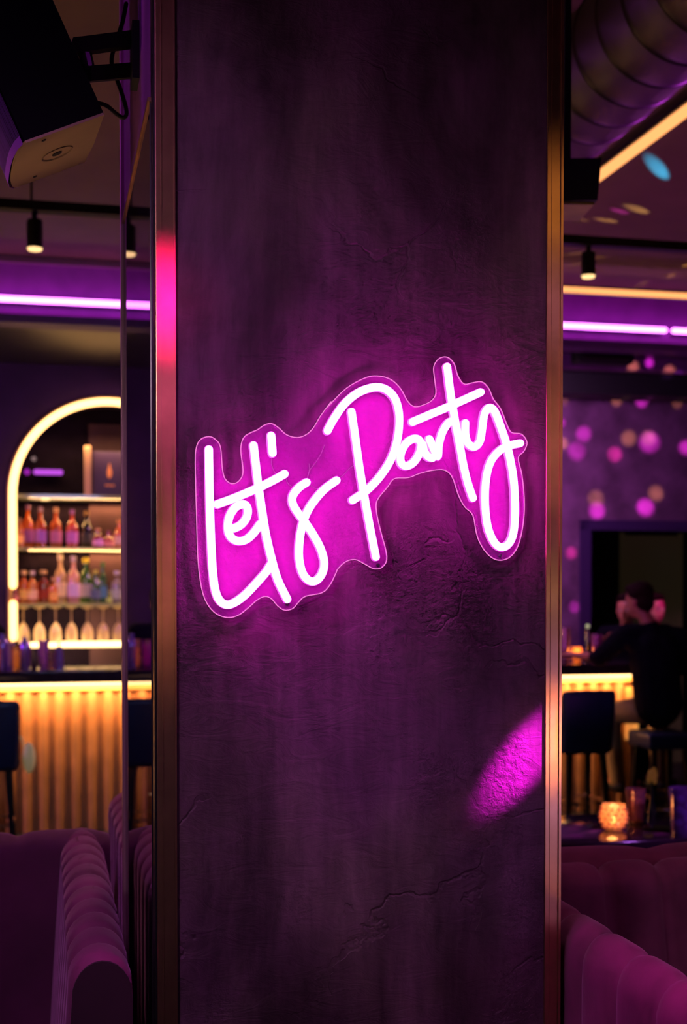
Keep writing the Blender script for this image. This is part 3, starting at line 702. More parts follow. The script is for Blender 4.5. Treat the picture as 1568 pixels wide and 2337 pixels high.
st = copy_tree(st0); st.location = R(u3, VST, 0); tag(st, 'empty navy bar stool between the pillar and the seated man', 'bar stool', SG)
# pale cloth on the stool
pc = thing('hanging_cloth', 'pale cream cloth bag hanging at the side of the left stool', 'bag', uz(66, 1700, VST)[0], VST, .52)
MB().ball((0, 0, .10), .1, .42, .5, 1.0, 3).build('pouch', M_CREAM, pc, smooth='all')
MB().sweep(spline([(-.03, 0, .17), (-.05, 0, .24), (-.075, 0, .2)], 5), .006, 6).build('strap', M_CREAM, pc, smooth=True)

# ================================================================ PEOPLE
def hand(mb, wrist, d, palmn, side, s=1.0):
    """palm, four unequal fingers slightly curled and a thumb leaving the side of the palm"""
    w = Vector(wrist); d = Vector(d).normalized(); n = Vector(palmn).normalized(); n = (n-d*n.dot(d)).normalized(); x = d.cross(n)*side
    c = w+d*.045*s
    mb.capsule(w, .024*s, c+d*.03*s, .026*s)
    mb.capsule(c-x*.018*s, .017*s, c+d*.035*s-x*.022*s, .014*s); mb.capsule(c+x*.018*s, .017*s, c+d*.035*s+x*.022*s, .014*s)
    for k, L_ in enumerate((.060, .074, .080, .070)):
        o_ = c+d*.045*s+x*(.033-.021*k)*-1*s
        a = o_+(d*.6+n*.12).normalized()*L_*.5*s; b = a+(d*.6+n*.5).normalized()*L_*.5*s
        mb.capsule(o_-d*.02*s, .0095*s, a, .009*s); mb.capsule(a, .009*s, b, .0078*s)
    t0 = c-d*.01*s+x*.025*s; t1 = t0+(x*.7+d*.6).normalized()*.035*s; t2 = t1+(x*.25+d*.9+n*.2).normalized()*.03*s
    mb.capsule(t0, .013*s, t1, .011*s); mb.capsule(t1, .011*s, t2, .009*s)
def head(mb, c, yaw, tilt=0, s=1.0):
    rot = Matrix.Rotation(yaw, 3, 'Z') @ Matrix.Rotation(tilt, 3, 'X')
    c = Vector(c)
    def el(p, r, sx, sy, sz, sub=3):
        q = bmesh.ops.create_icosphere(mb.bm, subdivisions=sub, radius=r*s)
        for v in q['verts']: v.co = c+rot@(Vector((v.co.x*sx, v.co.y*sy, v.co.z*sz))+Vector(p)*s)
    el((0, -.012, .03), .098, .82, 1.02, .98)         # skull
    el((0, .022, -.035), .070, .86, .90, 1.12)        # face
    el((0, .045, -.088), .034, 1.0, .85, .8)          # chin
    el((0, .095, -.018), .017, .8, 1.1, 1.5)          # nose
    el((0, .080, .012), .015, .8, 1.0, 1.8)
    el((0, .084, -.058), .017, 1.5, .7, .45)          # lips
    el((.03, .07, .022), .018, 1.5, .7, .5); el((-.03, .07, .022), .018, 1.5, .7, .5)   # brow
    el((.079, -.005, -.012), .021, .4, .8, 1.35); el((-.079, -.005, -.012), .021, .4, .8, 1.35)  # ears
    return lambda p: c+rot@(Vector(p)*s)
def person(label, u, v, z, rot, J, hair=M_HAIR, shirt=M_SHIRT, trousers=None, skin=M_SKIN, sleeves=.6, s=1.0, hairlong=False, legs=True):
    t = thing('person', label, 'person', u, v, z, rot)
    b = MB()
    V_ = {k: Vector(x) for k, x in J.items() if not isinstance(x, (int, float))}
    hl = head(b, V_['head'], J.get('yaw', 0), J.get('tilt', 0))
    b.capsule(V_['neck'], .055, V_['head']+Vector((0, -.02, -.04)), .050)
    b.capsule(V_['chest'], .125, V_['hip'], .13); b.capsule(V_['neck'], .06, V_['chest'], .12)
    for S, sd in (('l', -1), ('r', 1)):
        if S+'sh' in V_:
            b.capsule(V_['neck']+Vector((0, 0, -.03)), .055, V_[S+'sh'], .058)
            b.capsule(V_[S+'sh'], .052, V_[S+'el'], .040); b.capsule(V_[S+'el'], .040, V_[S+'wr'], .026)
            hand(b, V_[S+'wr'], V_[S+'wr']-V_[S+'el'], Vector((0, 0, -1)) if abs((V_[S+'wr']-V_[S+'el']).normalized().z) < .8 else Vector((0, 1, 0)), -sd)
        if legs:
            b.capsule(V_['hip'], .10, V_[S+'kn'], .062); b.capsule(V_[S+'kn'], .060, V_[S+'an'], .040)
            b.capsule(V_[S+'an'], .040, V_[S+'an']+Vector((0, .16, -.045)), .030)
    b.build('body', skin, t, remesh=.0075)
    c = MB()
    c.capsule(V_['neck']+Vector((0, -.01, -.03)), .075, V_['chest'], .155)
    for q_ in (-.05, .05): c.capsule(V_['chest']+Vector((q_, 0, .06)), .135, V_['hip']+Vector((q_*.8, 0, .02)), .140)
    c.capsule(V_['chest'], .152, V_['hip'], .150)
    for S in 'lr':
        if S+'sh' in V_:
            c.capsule(V_['neck']+Vector((0, 0, -.05)), .070, V_[S+'sh'], .082)
            c.capsule(V_['chest']+(V_[S+'sh']-V_['chest'])*.35, .11, V_[S+'sh'], .074)
            c.capsule(V_[S+'sh'], .082, V_[S+'el'], .066)
            if sleeves > .5: c.capsule(V_[S+'el'], .060, V_[S+'el'].lerp(V_[S+'wr'], (sleeves-.5)*2), .048)
    c.build('shirt', shirt, t, remesh=.012)
    if legs:
        g = MB()
        for S in 'lr':
            g.capsule(V_['hip'], .135, V_['hip'].lerp(V_[S+'kn'], .15), .115); g.capsule(V_['hip'], .12, V_[S+'kn'], .082); g.capsule(V_[S+'kn'], .080, V_[S+'an'], .060)
        g.build('trousers', trousers or M_SHIRT, t, remesh=.012)
        for S in 'lr':
            f_ = MB().capsule(V_[S+'an']+Vector((0, -.03, -.045)), .045, V_[S+'an']+Vector((0, .17, -.055)), .038); f_.build('shoe', M_BLACK, t, remesh=.01)
    h = MB(); yaw, tilt = J.get('yaw', 0), J.get('tilt', 0)
    rot_ = Matrix.Rotation(yaw, 3, 'Z') @ Matrix.Rotation(tilt, 3, 'X'); hc = V_['head']
    def el(p, r, sx, sy, sz):
        q = bmesh.ops.create_icosphere(h.bm, subdivisions=3, radius=r)
        for v_ in q['verts']:
            jx = 1+.05*math.sin(v_.co.x*90+v_.co.z*70)*math.sin(v_.co.y*80)
            v_.co = hc+rot_@(Vector((v_.co.x*sx*jx, v_.co.y*sy*jx, v_.co.z*sz*jx))+Vector(p))
    el((0, -.030, .062), .100, .93, 1.0, .86); el((0, -.055, .0), .085, .95, .82, 1.05)
    el((0, .030, .098), .062, 1.15, .9, .6)
    if hairlong: el((0, -.06, -.10), .08, .95, .6, 1.6)
    h.build('hair', hair, t, remesh=.008)
    for sx in (-1, 1):
        MB().ball(hl((sx*.029, .077, .0)), .0095).build('eye', mat('eye', (.5, .45, .42), .2), t, smooth=True)
    return t
# man seated on a stool at the right
UM, VM = uz(1497, 1500, 8.85)[0], 8.85
stm = copy_tree(st0)
for k in [k for k in COL.objects if k.parent == stm and k.name.startswith('backrest')]: bpy.data.objects.remove(k)
stm.location = R(UM+.04, VM-.02, .0); tag(stm, 'navy bar stool under the man in the black shirt', 'bar stool', SG)
person('man in a black shirt and khaki trousers seated with his back turned at the bar', UM, VM, 0, 0,
  dict(hip=(.04, .04, .84), chest=(0, .03, 1.22), neck=(-.02, .06, 1.45), head=(-.095, .10, 1.625), yaw=.55, tilt=-.15,
       lsh=(-.205, .07, 1.385), lel=(-.33, .26, 1.21), lwr=(-.43, .48, 1.215), rsh=(.20, .04, 1.36), rel=(.32, .16, 1.12), rwr=(.26, .36, 1.24),
       lkn=(-.215, .32, .79), lan=(-.16, .30, .28), rkn=(.20, .38, .79), ran=(.18, .30, .28)),
  trousers=M_KHAKI, skin=M_SKIN2)
# companions beyond him
UB, VBp = uz(1424, 1400, 9.95)[0], 10.12
person('person with violet-lit hair and warm-lit face turned to the man at the bar', uz(1432, 1400, 10.25)[0], 10.25, 0, PI*.80,
  dict(hip=(0, 0, .92), chest=(0, .0, 1.22), neck=(0, .02, 1.40), head=(0, .05, 1.545), yaw=-.1, tilt=0.0,
       lsh=(-.17, .0, 1.34), lel=(-.25, .03, 1.08), lwr=(-.15, .16, 1.26), rsh=(.17, .0, 1.34), rel=(.24, .04, 1.08), rwr=(.14, .16, 1.26),
       lkn=(-.09, .02, .50), lan=(-.10, 0, .10), rkn=(.09, .02, .50), ran=(.10, 0, .10)), skin=M_SKIN2)
person('magenta-lit person standing partly hidden behind the seated man', uz(1487, 1400, 10.55)[0], 10.55, 0, PI*1.1,
  dict(hip=(0, 0, .92), chest=(0, .0, 1.22), neck=(0, .02, 1.40), head=(0, .04, 1.55), yaw=.0, tilt=0.0,
       lsh=(-.17, .0, 1.34), lel=(-.25, .03, 1.08), lwr=(-.15, .16, 1.26), rsh=(.17, .0, 1.34), rel=(.24, .04, 1.08), rwr=(.14, .16, 1.26),
       lkn=(-.09, .02, .50), lan=(-.10, 0, .10), rkn=(.09, .02, .50), ran=(.10, 0, .10)), skin=M_SKIN)
# bartender left of the frame: shows in the mirror
person('bartender in a black shirt behind the bar, seen only in the mirror', uz(-66, 1400, 10.25)[0], 10.25, 0, PI*.85,
  dict(hip=(0, 0, .92), chest=(0, .0, 1.24), neck=(0, .02, 1.44), head=(0, .05, 1.60), yaw=.2, tilt=-.1,
       lsh=(-.20, .0, 1.38), lel=(-.28, .05, 1.12), lwr=(-.16, .22, 1.26), rsh=(.20, .0, 1.38), rel=(.28, .05, 1.12), rwr=(.18, .22, 1.26),
       lkn=(-.09, .02, .50), lan=(-.10, 0, .10), rkn=(.09, .02, .50), ran=(.10, 0, .10)), skin=M_SKIN2)

# --- on the right bar top
def candle(px, v, zb, h, r, label, col, dcol, u=None, fl=1.):
    t = thing('candle_holder', label, 'candle', uz(px, 1500, v)[0] if u is None else u, v, zb)
    prof = [(0, 0), (r*.62, 0), (r*.72, h*.10), (r*.98, h*.35), (r, h*.6), (r*.86, h*.85), (r*.90, h)]
    MB().lathe(prof, seg=24, cap=False).build('glass_cup', glass('cand%s' % label[:6], col, .35, .45, dcol), t, smooth=True)
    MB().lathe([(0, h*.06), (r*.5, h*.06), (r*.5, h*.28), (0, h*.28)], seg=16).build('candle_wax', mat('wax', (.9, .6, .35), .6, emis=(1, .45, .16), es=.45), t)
    MB().ball((0, 0, h*.42), r*.13*fl, 1, 1, 1.9).build('candle_flame', M_FLAME, t, smooth='all')
    l = bpy.data.lights.new('candle_light', 'POINT'); l.energy = .55*fl; l.color = (1, .45, .14); l.shadow_soft_size = .02
    lo = bpy.data.objects.new('candle_light', l); COL.objects.link(lo); lo.parent = t; lo.location = (0, 0, h*.7)
    return t
candle(1317, 9.55, CTOP, .12, .042, 'small amber candle glass burning on the bar top', (.85, .5, .25), (1, .40, .10), fl=1.2)
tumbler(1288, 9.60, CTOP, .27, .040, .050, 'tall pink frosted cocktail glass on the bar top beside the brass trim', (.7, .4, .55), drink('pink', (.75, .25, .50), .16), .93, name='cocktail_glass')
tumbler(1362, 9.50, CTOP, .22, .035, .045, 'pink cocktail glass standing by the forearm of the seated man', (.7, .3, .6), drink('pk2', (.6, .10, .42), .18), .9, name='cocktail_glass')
tumbler(1341, 9.72, CTOP, .26, .022, .028, 'slim dark green bottle-like glass between the candle and the pink cocktail', (.15, .18, .08), name='highball_glass')
ub_, zb_ = uz(1341, 1439, 9.72)
o = roomed(MB().ball((ub_, 9.72, CTOP+.276), .016).build('bokeh_dot', glow('stopper', (.6, .55, .32), .8), smooth=True)); tag(o, 'small pale out-of-focus dot of light above the slim dark glass, built as a glowing ball', 'stopper')  # blurred point of light built as a glowing ball

# ================================================================ TABLE at right
TV0, TV1, TU0, TU1, TZ = 4.62, 5.22, 1.25, 3.1, .75
tb = thing('bar_table', 'dark glossy table behind the right booths holding the candle and glasses', 'table', 0, 0, 0)
MB().box(TU0, TU1, TV0, TV1, TZ-.045, TZ, .006).build('tabletop', mat('gloss_table', (.030, .015, .022), .10, noise=.3), tb, smooth=True)
MB().box(TU0+.3, TU0+.4, TV0+.2, TV1-.2, .02, TZ-.04).build('leg', M_DARKMETAL, tb); MB().box(TU1-.4, TU1-.3, TV0+.2, TV1-.2, .02, TZ-.04).build('leg', M_DARKMETAL, tb)
MB().box(TU0+.2, TU0+.5, TV0+.1, TV1-.1, 0, .02).build('foot', M_DARKMETAL, tb); MB().box(TU1-.5, TU1-.2, TV0+.1, TV1-.1, 0, .02).build('foot', M_DARKMETAL, tb)
def ontable(px, py): u_, v_, _ = toroom(onz(px, py, TZ)); return u_, v_
cu, cv_ = ontable(1400, 1895)
ch = candle(0, cv_, TZ, .105, .052, 'round mosaic glass candle holder glowing on the dark table', (.95, .72, .55), (1, .52, .30), u=cu, fl=1.0)
mz = MB()
for k in range(5):
    for j in range(12):
        a = 2*PI*(j+.5*(k % 2))/12; rr = [.041, .050, .0535, .052, .048][k]
        mz.ball((rr*math.cos(a), rr*math.sin(a), .016+k*.018), .0085, 1, 1, .8, 1)
mz.build('mosaic_beads', glass('bead', (1, .75, .62), .6, .3, (1, .55, .38)), ch, smooth='all')
cu, cv_ = ontable(1450, 1880)
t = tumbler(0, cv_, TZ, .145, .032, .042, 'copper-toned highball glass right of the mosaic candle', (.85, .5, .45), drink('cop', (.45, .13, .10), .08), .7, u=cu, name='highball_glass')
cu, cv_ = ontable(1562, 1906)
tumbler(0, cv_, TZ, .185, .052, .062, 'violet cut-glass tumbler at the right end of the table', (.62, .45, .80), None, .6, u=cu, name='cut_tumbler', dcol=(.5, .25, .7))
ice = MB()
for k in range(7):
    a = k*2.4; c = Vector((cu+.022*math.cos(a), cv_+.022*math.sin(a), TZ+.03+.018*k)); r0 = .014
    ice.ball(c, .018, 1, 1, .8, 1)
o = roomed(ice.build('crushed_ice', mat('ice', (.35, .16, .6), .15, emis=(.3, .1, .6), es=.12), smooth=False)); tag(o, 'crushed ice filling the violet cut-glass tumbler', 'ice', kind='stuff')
cu, cv_ = ontable(1503, 1893)
ph = thing('mobile_phone', 'thin dark phone lying on the table between the glasses', 'phone', cu, cv_, TZ, rot=-.5)
MB().box(-.06, .06, -.034, .034, 0, .009, .003).build('phone_case', M_DARKMETAL, ph, smooth=True)
MB().box(-.056, .056, -.030, .030, .0088, .0098).build('screen', mat('screen', (.02, .02, .03), .05), ph)
cu, cv_ = ontable(1488, 1862)
bv = thing('bud_vase', 'slim dark bud vase with a small yellow and pink bloom on the table', 'vase', cu, cv_, TZ)
MB().lathe([(0, 0), (.018, 0), (.020, .02), (.008, .06), (.007, .10), (.009, .11)], seg=16, cap=False).build('vase_body', glass('green_vase', (.2, .35, .25), .3, .2), bv, smooth=True)
MB().sweep([(0, 0, .03), (.003, 0, .09), (0, 0, .145)], .002, 6).build('stem', mat('stem', (.03, .10, .03), .6), bv)
fw = MB()
for k in range(9):
    a = k*2.4; fw.ball((.012*math.cos(a), .012*math.sin(a), .15+.005*k), .013, .8, .8, 1.3, 2)
fw.build('bloom', mat('bloom', (.6, .30, .06), .6, emis=(.6, .25, .05), es=.1), bv, smooth='all')
cu, cv_ = ontable(1512, 1856)
pt = roomed(MB().lathe([(0, 0), (.035, 0), (.055, .008), (.056, .010), (.03, .004), (0, .004)], (cu+.06, cv_, TZ), 24).build('saucer', mat('saucer', (.5, .5, .45), .2), smooth=True)); tag(pt, 'small pale saucer catching the light behind the bud vase', 'saucer')

# ================================================================ CEILING FITTINGS
VTR = 5.70
ztr = uz(175, 478, VTR)[1]
tr = thing('light_track', 'long black lighting track crossing below the ceiling', 'light track', 0, 0, 0)
MB().box(U0+.1, U1-.1, VTR-.03, VTR+.03, ztr-.02, ztr+.02).build('track_rail', M_BLACK, tr)
for uk in (uz(72, 478, VTR)[0], 5.9, -3.4): MB().box(uk-.005, uk+.005, VTR-.005, VTR+.005, ztr, CZ).build('hanger', M_BLACK, tr)
def track_spot(px, y0, y1, label, tilt=0.):
    u_, zt_ = uz(px, y0, VTR); zb2 = uz(px, y1, VTR)[1]
    t = thing('track_spotlight', label, 'spotlight', u_, VTR, ztr-.02, group='spotlights on the black track')
    L_ = zt_-zb2; o0 = zt_-(ztr-.02)
    MB().sweep([(0, 0, 0), (0, 0, o0-.01)], .012, 8, roundend=False).build('mounting_stem', M_BLACK, t)
    cy = MB().lathe([(0, 0), (.030, 0), (.033, -.01), (.033, -L_), (.028, -L_)], seg=20, cap=False); cy.build('lamp_housing', M_BLACK, t, smooth=True).location = (0, 0, o0)
    MB().lathe([(0, -L_+.004), (.032, -L_-.003), (.028, -L_-.012), (0, -L_-.014)], seg=20, cap=False).build('lamp_lens', M_BULB, t, smooth=True).location = (0, 0, o0)
    return t
track_spot(79, 502, 565, 'black cylindrical track spotlight below the loudspeaker')
track_spot(1343, 576, 628, 'black cylindrical track spotlight right of the pillar')

# amber linear lights on the ceiling at right
zp = 3.90
a_, b_ = onz(1345, 426, zp), onz(1600, 219, zp)
ra, rb = toroom(a_), toroom(b_)
um = (ra[0]+rb[0])/2
led_bar('linear_light', 'amber linear light bar running away along the ceiling beside the round duct', um, 8.6, um, 2.0, zp, .026, M_LED_A)
ul_, zz_ = uz(1424, 668, 8.80)
led_bar('linear_light', 'amber linear light bar crossing above the purple tube at the back', um+.1, 8.80, U1-.1, 8.80, zz_, .021, M_LED_A)

# duct
c0 = atY(1405, 136, 4.72); cu0, cv0, cz0 = toroom(c0)
dr = 140/F*4.72
dt = thing('air_duct', 'large round black spiral duct hanging under the ceiling at the right', 'duct', cu0, 0, cz0)
prof = []; y = 1.0
dm = MB(); rings = []
yy = 1.2
while yy < 5.3:
    for dy, ex in ((0, 0), (.008, .005), (.016, 0), (.176, 0)):
        rings.append((yy+dy, dr+ex))
    yy += .19
vr = []
for (y_, r_) in rings: vr.append([dm.bm.verts.new((r_*math.cos(2*PI*k/48), y_, r_*math.sin(2*PI*k/48))) for k in range(48)])
for A_, B_ in zip(vr, vr[1:]):
    for k in range(48): dm.bm.faces.new((A_[k], A_[(k+1) % 48], B_[(k+1) % 48], B_[k]))
dm.bm.faces.new(vr[0]); dm.bm.faces.new(vr[-1][::-1])
dm.build('duct_pipe', mat('dark_duct', (.045, .028, .026), .42, .25), dt, smooth=True)
for k in range(3):
    MB().box(-.008, .008, 2.2+k*2-.01, 2.2+k*2+.01, dr-.01, CZ-cz0).build('hanger', M_DARKMETAL, dt)

# loudspeaker hanging right, half hidden by the pillar
Y2 = 3.7
A0 = atY(1352, 372, Y2); pz = F/Y2
su, sv, sz = toroom(atY(1335, 478, Y2))
s5 = thing('hanging_speaker', 'black hanging loudspeaker with wood-coloured underside peeking from behind the pillar', 'speaker', su, sv, sz, rot=-.15)
hgt = (478-385)/pz
MB().hexa([Vector(p) for p in ((-.14, -.07, 0), (.012, -.09, 0), (.012, .10, .0), (-.14, .10, 0), (-.14, -.07, hgt), (.022, -.09, hgt), (.022, .10, hgt), (-.14, .10, hgt))]).build('cabinet', M_BLACK, s5)
MB().box(-.138, .008, -.065, .095, -.006, 0).build('bottom_panel', mat('plywood', (.36, .22, .10), .6, noise=.2), s5)
MB().box(-.06, -.04, 0, .02, hgt, CZ-sz).build('hanging_rod', M_BLACK, s5)
# loudspeaker at upper left
e2v = Vector((-.297, .955, 0)).normalized(); hv = Vector((e2v.y, -e2v.x, 0)); phi = math.radians(25)
e1v = (hv*math.cos(phi)+Vector((0, 0, 1))*math.sin(phi)); av = (hv*math.sin(phi)-Vector((0, 0, 1))*math.cos(phi))
P0 = atY(238, 262, 2.22)                  # rear near lower corner
spk = bpy.data.objects.new('wall_speaker', None); COL.objects.link(spk)
spk.matrix_world = Matrix.Translation(P0) @ Matrix((e1v, e2v, av)).transposed().to_4x4()
tag(spk, 'black tilted loudspeaker with pale underside bracketed to the pillar above the mirror', 'speaker')
# local: x = rear(0) to front(-), y = away from camera, z = down the cabinet (0 = bottom, negative up)
D_ = .158; Wd = .250; H_ = .62
sec = [(0, 0), (-D_+.016, 0), (-D_+.008, .02), (-D_+.002, .06), (-D_, .10), (-D_, .15), (-D_+.001, .195), (-D_+.006, .232), (-D_+.016, Wd), (-.006, Wd), (0, Wd*.62)]
MB().prism([Vector((x, y, -.004)) for x, y in sec], (0, 0, -H_)).build('cabinet', mat('cabinet_black', (.003, .003, .005), .8, spec=.15), spk)
MB().prism([Vector((x*.995, y, 0)) for x, y in sec], (0, 0, -.004)).build('bottom_panel', mat('pale_underside', (.56, .38, .25), .6, noise=.1), spk)
def perf():
    m, nt, out = _new('perforated_grille'); N, L = nt.nodes, nt.links
    b = N.new('ShaderNodeBsdfPrincipled'); L.new(b.outputs[0], out.inputs[0]); b.inputs['Roughness'].default_value = .45; b.inputs['Metallic'].default_value = .3
    tc = N.new('ShaderNodeTexCoord'); v = N.new('ShaderNodeTexVoronoi'); v.inputs['Scale'].default_value = 260; v.inputs['Randomness'].default_value = 0
    L.new(tc.outputs['Object'], v.inputs['Vector']); r = N.new('ShaderNodeValToRGB')
    r.color_ramp.elements[0].position = .25; r.color_ramp.elements[0].color = (.006, .004, .01, 1); r.color_ramp.elements[1].position = .45; r.color_ramp.elements[1].color = (.10, .05, .14, 1)
    L.new(v.outputs['Distance'], r.inputs[0]); L.new(r.outputs[0], b.inputs['Base Color']); return m
gs = [(x-.0015 if x < -D_+.05 else x, y) for x, y in sec[1:9]]
gr_ = MB()
a1_ = [gr_.bm.verts.new((x-.002, y, -.012)) for x, y in gs]; a2_ = [gr_.bm.verts.new((x-.002, y, -H_+.01)) for x, y in gs]
for i in range(len(gs)-1): gr_.bm.faces.new((a1_[i], a1_[i+1], a2_[i+1], a2_[i]))
gr_.build('front_grille', perf(), spk, smooth='all')
rm = MB()
b1_ = [rm.bm.verts.new((x-.003, y, 0)) for x, y in gs]; b2_ = [rm.bm.verts.new((x-.003, y, -.014)) for x, y in gs]
for i in range(len(gs)-1): rm.bm.faces.new((b1_[i], b1_[i+1], b2_[i+1], b2_[i]))
rm.build('grille_rim', mat('violet_rim', (.30, .08, .42), .4), spk, smooth='all')
cx_, cy_ = -D_*.47, Wd*.5
MB().lathe([(.026, .0005), (.029, .0015), (.029, .0005)], (cx_, cy_, 0), 32, cap=False).build('pole_socket_ring', mat('socket_ring', (.30, .20, .13), .5), spk)
MB().lathe([(0, .0012), (.009, .0012), (.009, 0)], (cx_, cy_, 0), 20, cap=False).build('pole_socket', M_BLACK, spk)
for a, b in ((-D_+.05, .02), (-D_+.05, Wd-.03)):
    MB().lathe([(0, .001), (.004, .001), (.004, 0)], (a, b, 0), 12, cap=False).build('screw', M_BLACK, spk)
# bracket from speaker to the pillar flank
bk = thing('speaker_bracket', 'black two-armed steel bracket holding the tilted loudspeaker to the pillar', 'bracket', 0, 0, 0)
def fl_pt(px, py):                        # on the flank plane u = UL
    d = ray(px, py); t_ = UL/(CT*d.x+ST*d.y); p = EYE+d*t_; return Vector(toroom(p))
def rp(px, py, Y): return Vector(toroom(atY(px, py, Y)))
def bar_(p, q, hh_, th=.02):
    d = (q-p).normalized(); s_ = d.cross(Vector((0, 0, 1))).normalized()*th; k = Vector((0, 0, hh_/2))
    return [p-k-s_, q-k-s_, q-k+s_, p-k+s_, p+k-s_, q+k-s_, q+k+s_, p+k+s_]
P1 = fl_pt(319, 88); P2 = fl_pt(314, 160)
MB().hexa(bar_(rp(165, 108, 2.27), P1, .026, .010)).build('upper_arm', M_BLACK, bk)
MB().hexa(bar_(rp(200, 170, 2.27), P2, .026, .010)).build('lower_arm', M_BLACK, bk)
q_ = fl_pt(321, 125); MB().box(UL-.016, UL-.003, q_.y-.03, q_.y+.03, fl_pt(321, 195).z, fl_pt(321, 62).z).build('wall_plate', M_BLACK, bk)
MB().sweep([rp(192, 115, 2.28), rp(200, 150, 2.28)], .012, 10).build('swivel_pin', M_WHITE_METAL, bk)
for px_, py_ in ((276, 28), (288, 28), (292, 16)):
    pass
cbm = MB().sweep(spline([Vector(q)+Vector((0, .05, 0)) for q in [rp(292, -20, 2.33), rp(284, 20, 2.33), rp(272, 60, 2.33), rp(258, 110, 2.33), rp(268, 150, 2.34), rp(282, 190, 2.34), rp(293, 232, 2.33), rp(285, 246, 2.33), rp(268, 236, 2.33), rp(245, 217, 2.30), rp(220, 210, 2.29)]], 6), .0038, 8)
cb = roomed(cbm.build('speaker_cable', M_BLACK, smooth=True)); tag(cb, 'black cable looping from the ceiling past the bracket into the loudspeaker', 'cable')

# details that belong to one part of a thing hang under that part
UNDER = {'pole_socket_ring': 'bottom_panel', 'pole_socket': 'bottom_panel', 'screw': 'bottom_panel', 'grille_rim': 'front_grille', 'emblem': 'carton', 'print_line': 'carton',
         'eye': 'body', 'bloom': 'stem', 'candle_flame': 'candle_wax', 'mosaic_beads': 'glass_cup', 'screen': 'phone_case', 'board_edge': 'backing_board', 'board_shadow_line': 'backing_board',
         'standoff_screw': 'backing_board', 'led_strip': 'countertop', 'air_flap': 'housing', 'lamp_lens': 'lamp_housing', 'arm_end_panel': 'armrest', 'paper_label': 'glass_body'}
for o in list(COL.objects):
    k = o.name.split('.')[0]
    if o.parent and o.parent.parent is None and k in UNDER:
        hs = [h for h in COL.objects if h.parent == o.parent and h.name.split('.')[0] == UNDER[k]]
        if hs:
            if k == 'lamp_lens': o.location = (0, 0, 0)
            o.parent = hs[0]

# ================================================================ LIGHTS
def area(name, loc, target, size, col, e, sy=None, spread=None):
    l = bpy.data.lights.new(name, 'AREA'); l.energy = e; l.color = col; l.size = size
    if sy: l.shape = 'RECTANGLE'; l.size_y = sy
    if spread: l.spread = math.radians(spread)
    o = bpy.data.objects.new(name, l); COL.objects.link(o); o.location = loc
    o.rotation_euler = (Vector(target)-Vector(loc)).to_track_quat('-Z', 'Y').to_euler(); return o
def spot(name, loc, target, ang, col, e, blend=.5, soft=.02):
    l = bpy.data.lights.new(name, 'SPOT'); l.energy = e; l.color = col; l.spot_size = ang; l.spot_blend = blend; l.shadow_soft_size = soft
    o = bpy.data.objects.new(name, l); COL.objects.link(o); o.location = loc
    o.rotation_euler = (Vector(target)-Vector(loc)).to_track_quat('-Z', 'Y').to_euler(); return o
PC = R((UL+URT)/2, VP, 1.75)
# broad key on the pillar, from upper left of the viewer
spot('room_key', R(-.75, .15, 2.35), R((UL+URT)/2, VP, 1.62), math.radians(62), (1, .66, .84), 26, 1.0, .10)
spot('room_fill', R(1.6, .3, 1.2), R((UL+URT)/2+.1, VP, 1.45), math.radians(70), (.80, .42, 1.0), 7, 1.0, .2)
# velvet washes
spot('booth_wash', R(-.35, 1.1, 3.3), R(.02, 2.4, 1.1), math.radians(55), (.85, .26, 1.0), 50, .9, .15)
spot('booth_wash', R(.5, 4.6, 3.3), R(.1, 3.1, 1.1), math.radians(40), (1, .42, .50), 62, .9, .15)
spot('booth_wash', R(1.3, 2.0, 3.6), R(1.15, 2.15, 1.1), math.radians(60), (1, .36, .56), 28, .9, .15)
spot('booth_wash', R(1.5, .2, 2.9), R(.95, 1.6, 1.0), math.radians(60), (.75, .24, 1.0), 3, .9, .15)
# unseen purple fill added for the pillar flank above the mirror
spot('flank_wash', R(-1.9, 2.2, 3.1), R(UL, 2.4, 3.0), math.radians(50), (.65, .08, 1.0), 26, .9, .05)
# unseen fills added for speakers, ceiling, duct and table tumbler
spot('speaker_glow', R(-.75, 2.6, 1.0), P0+Vector((-.06, .08, 0)), math.radians(12), (1, .58, .32), 22, .9, .05)
spot('grille_glow', R(-1.6, 1.4, 2.0), P0+Vector((-.16, .1, .1)), math.radians(20), (.55, .12, 1), 14, .9, .05)
area('ceiling_warm', R(-1.2, 5.6, .9), R(-1.0, 6.0, 4), 1.6, (1, .52, .26), 20, 1.6)
area('ceiling_violet', R(3.0, 6.8, 1.0), R(3.2, 7.2, 4), 1.4, (.80, .12, .95), 22, 1.4)
spot('duct_edge_violet', R(3.6, 5.2, 2.7), R(cu0+.15, 4.4, cz0-.1), math.radians(50), (.75, .06, 1), 55, .9, .05)
spot('speaker_glow', R(1.0, 3.0, 1.3), R(su, sv, sz), math.radians(10), (1, .6, .25), 14, .9, .05)
spot('tumbler_violet', R(2.9, 3.3, 1.7), R(2.25, 4.75, .85), math.radians(26), (.55, .14, 1), 60, .8, .05)
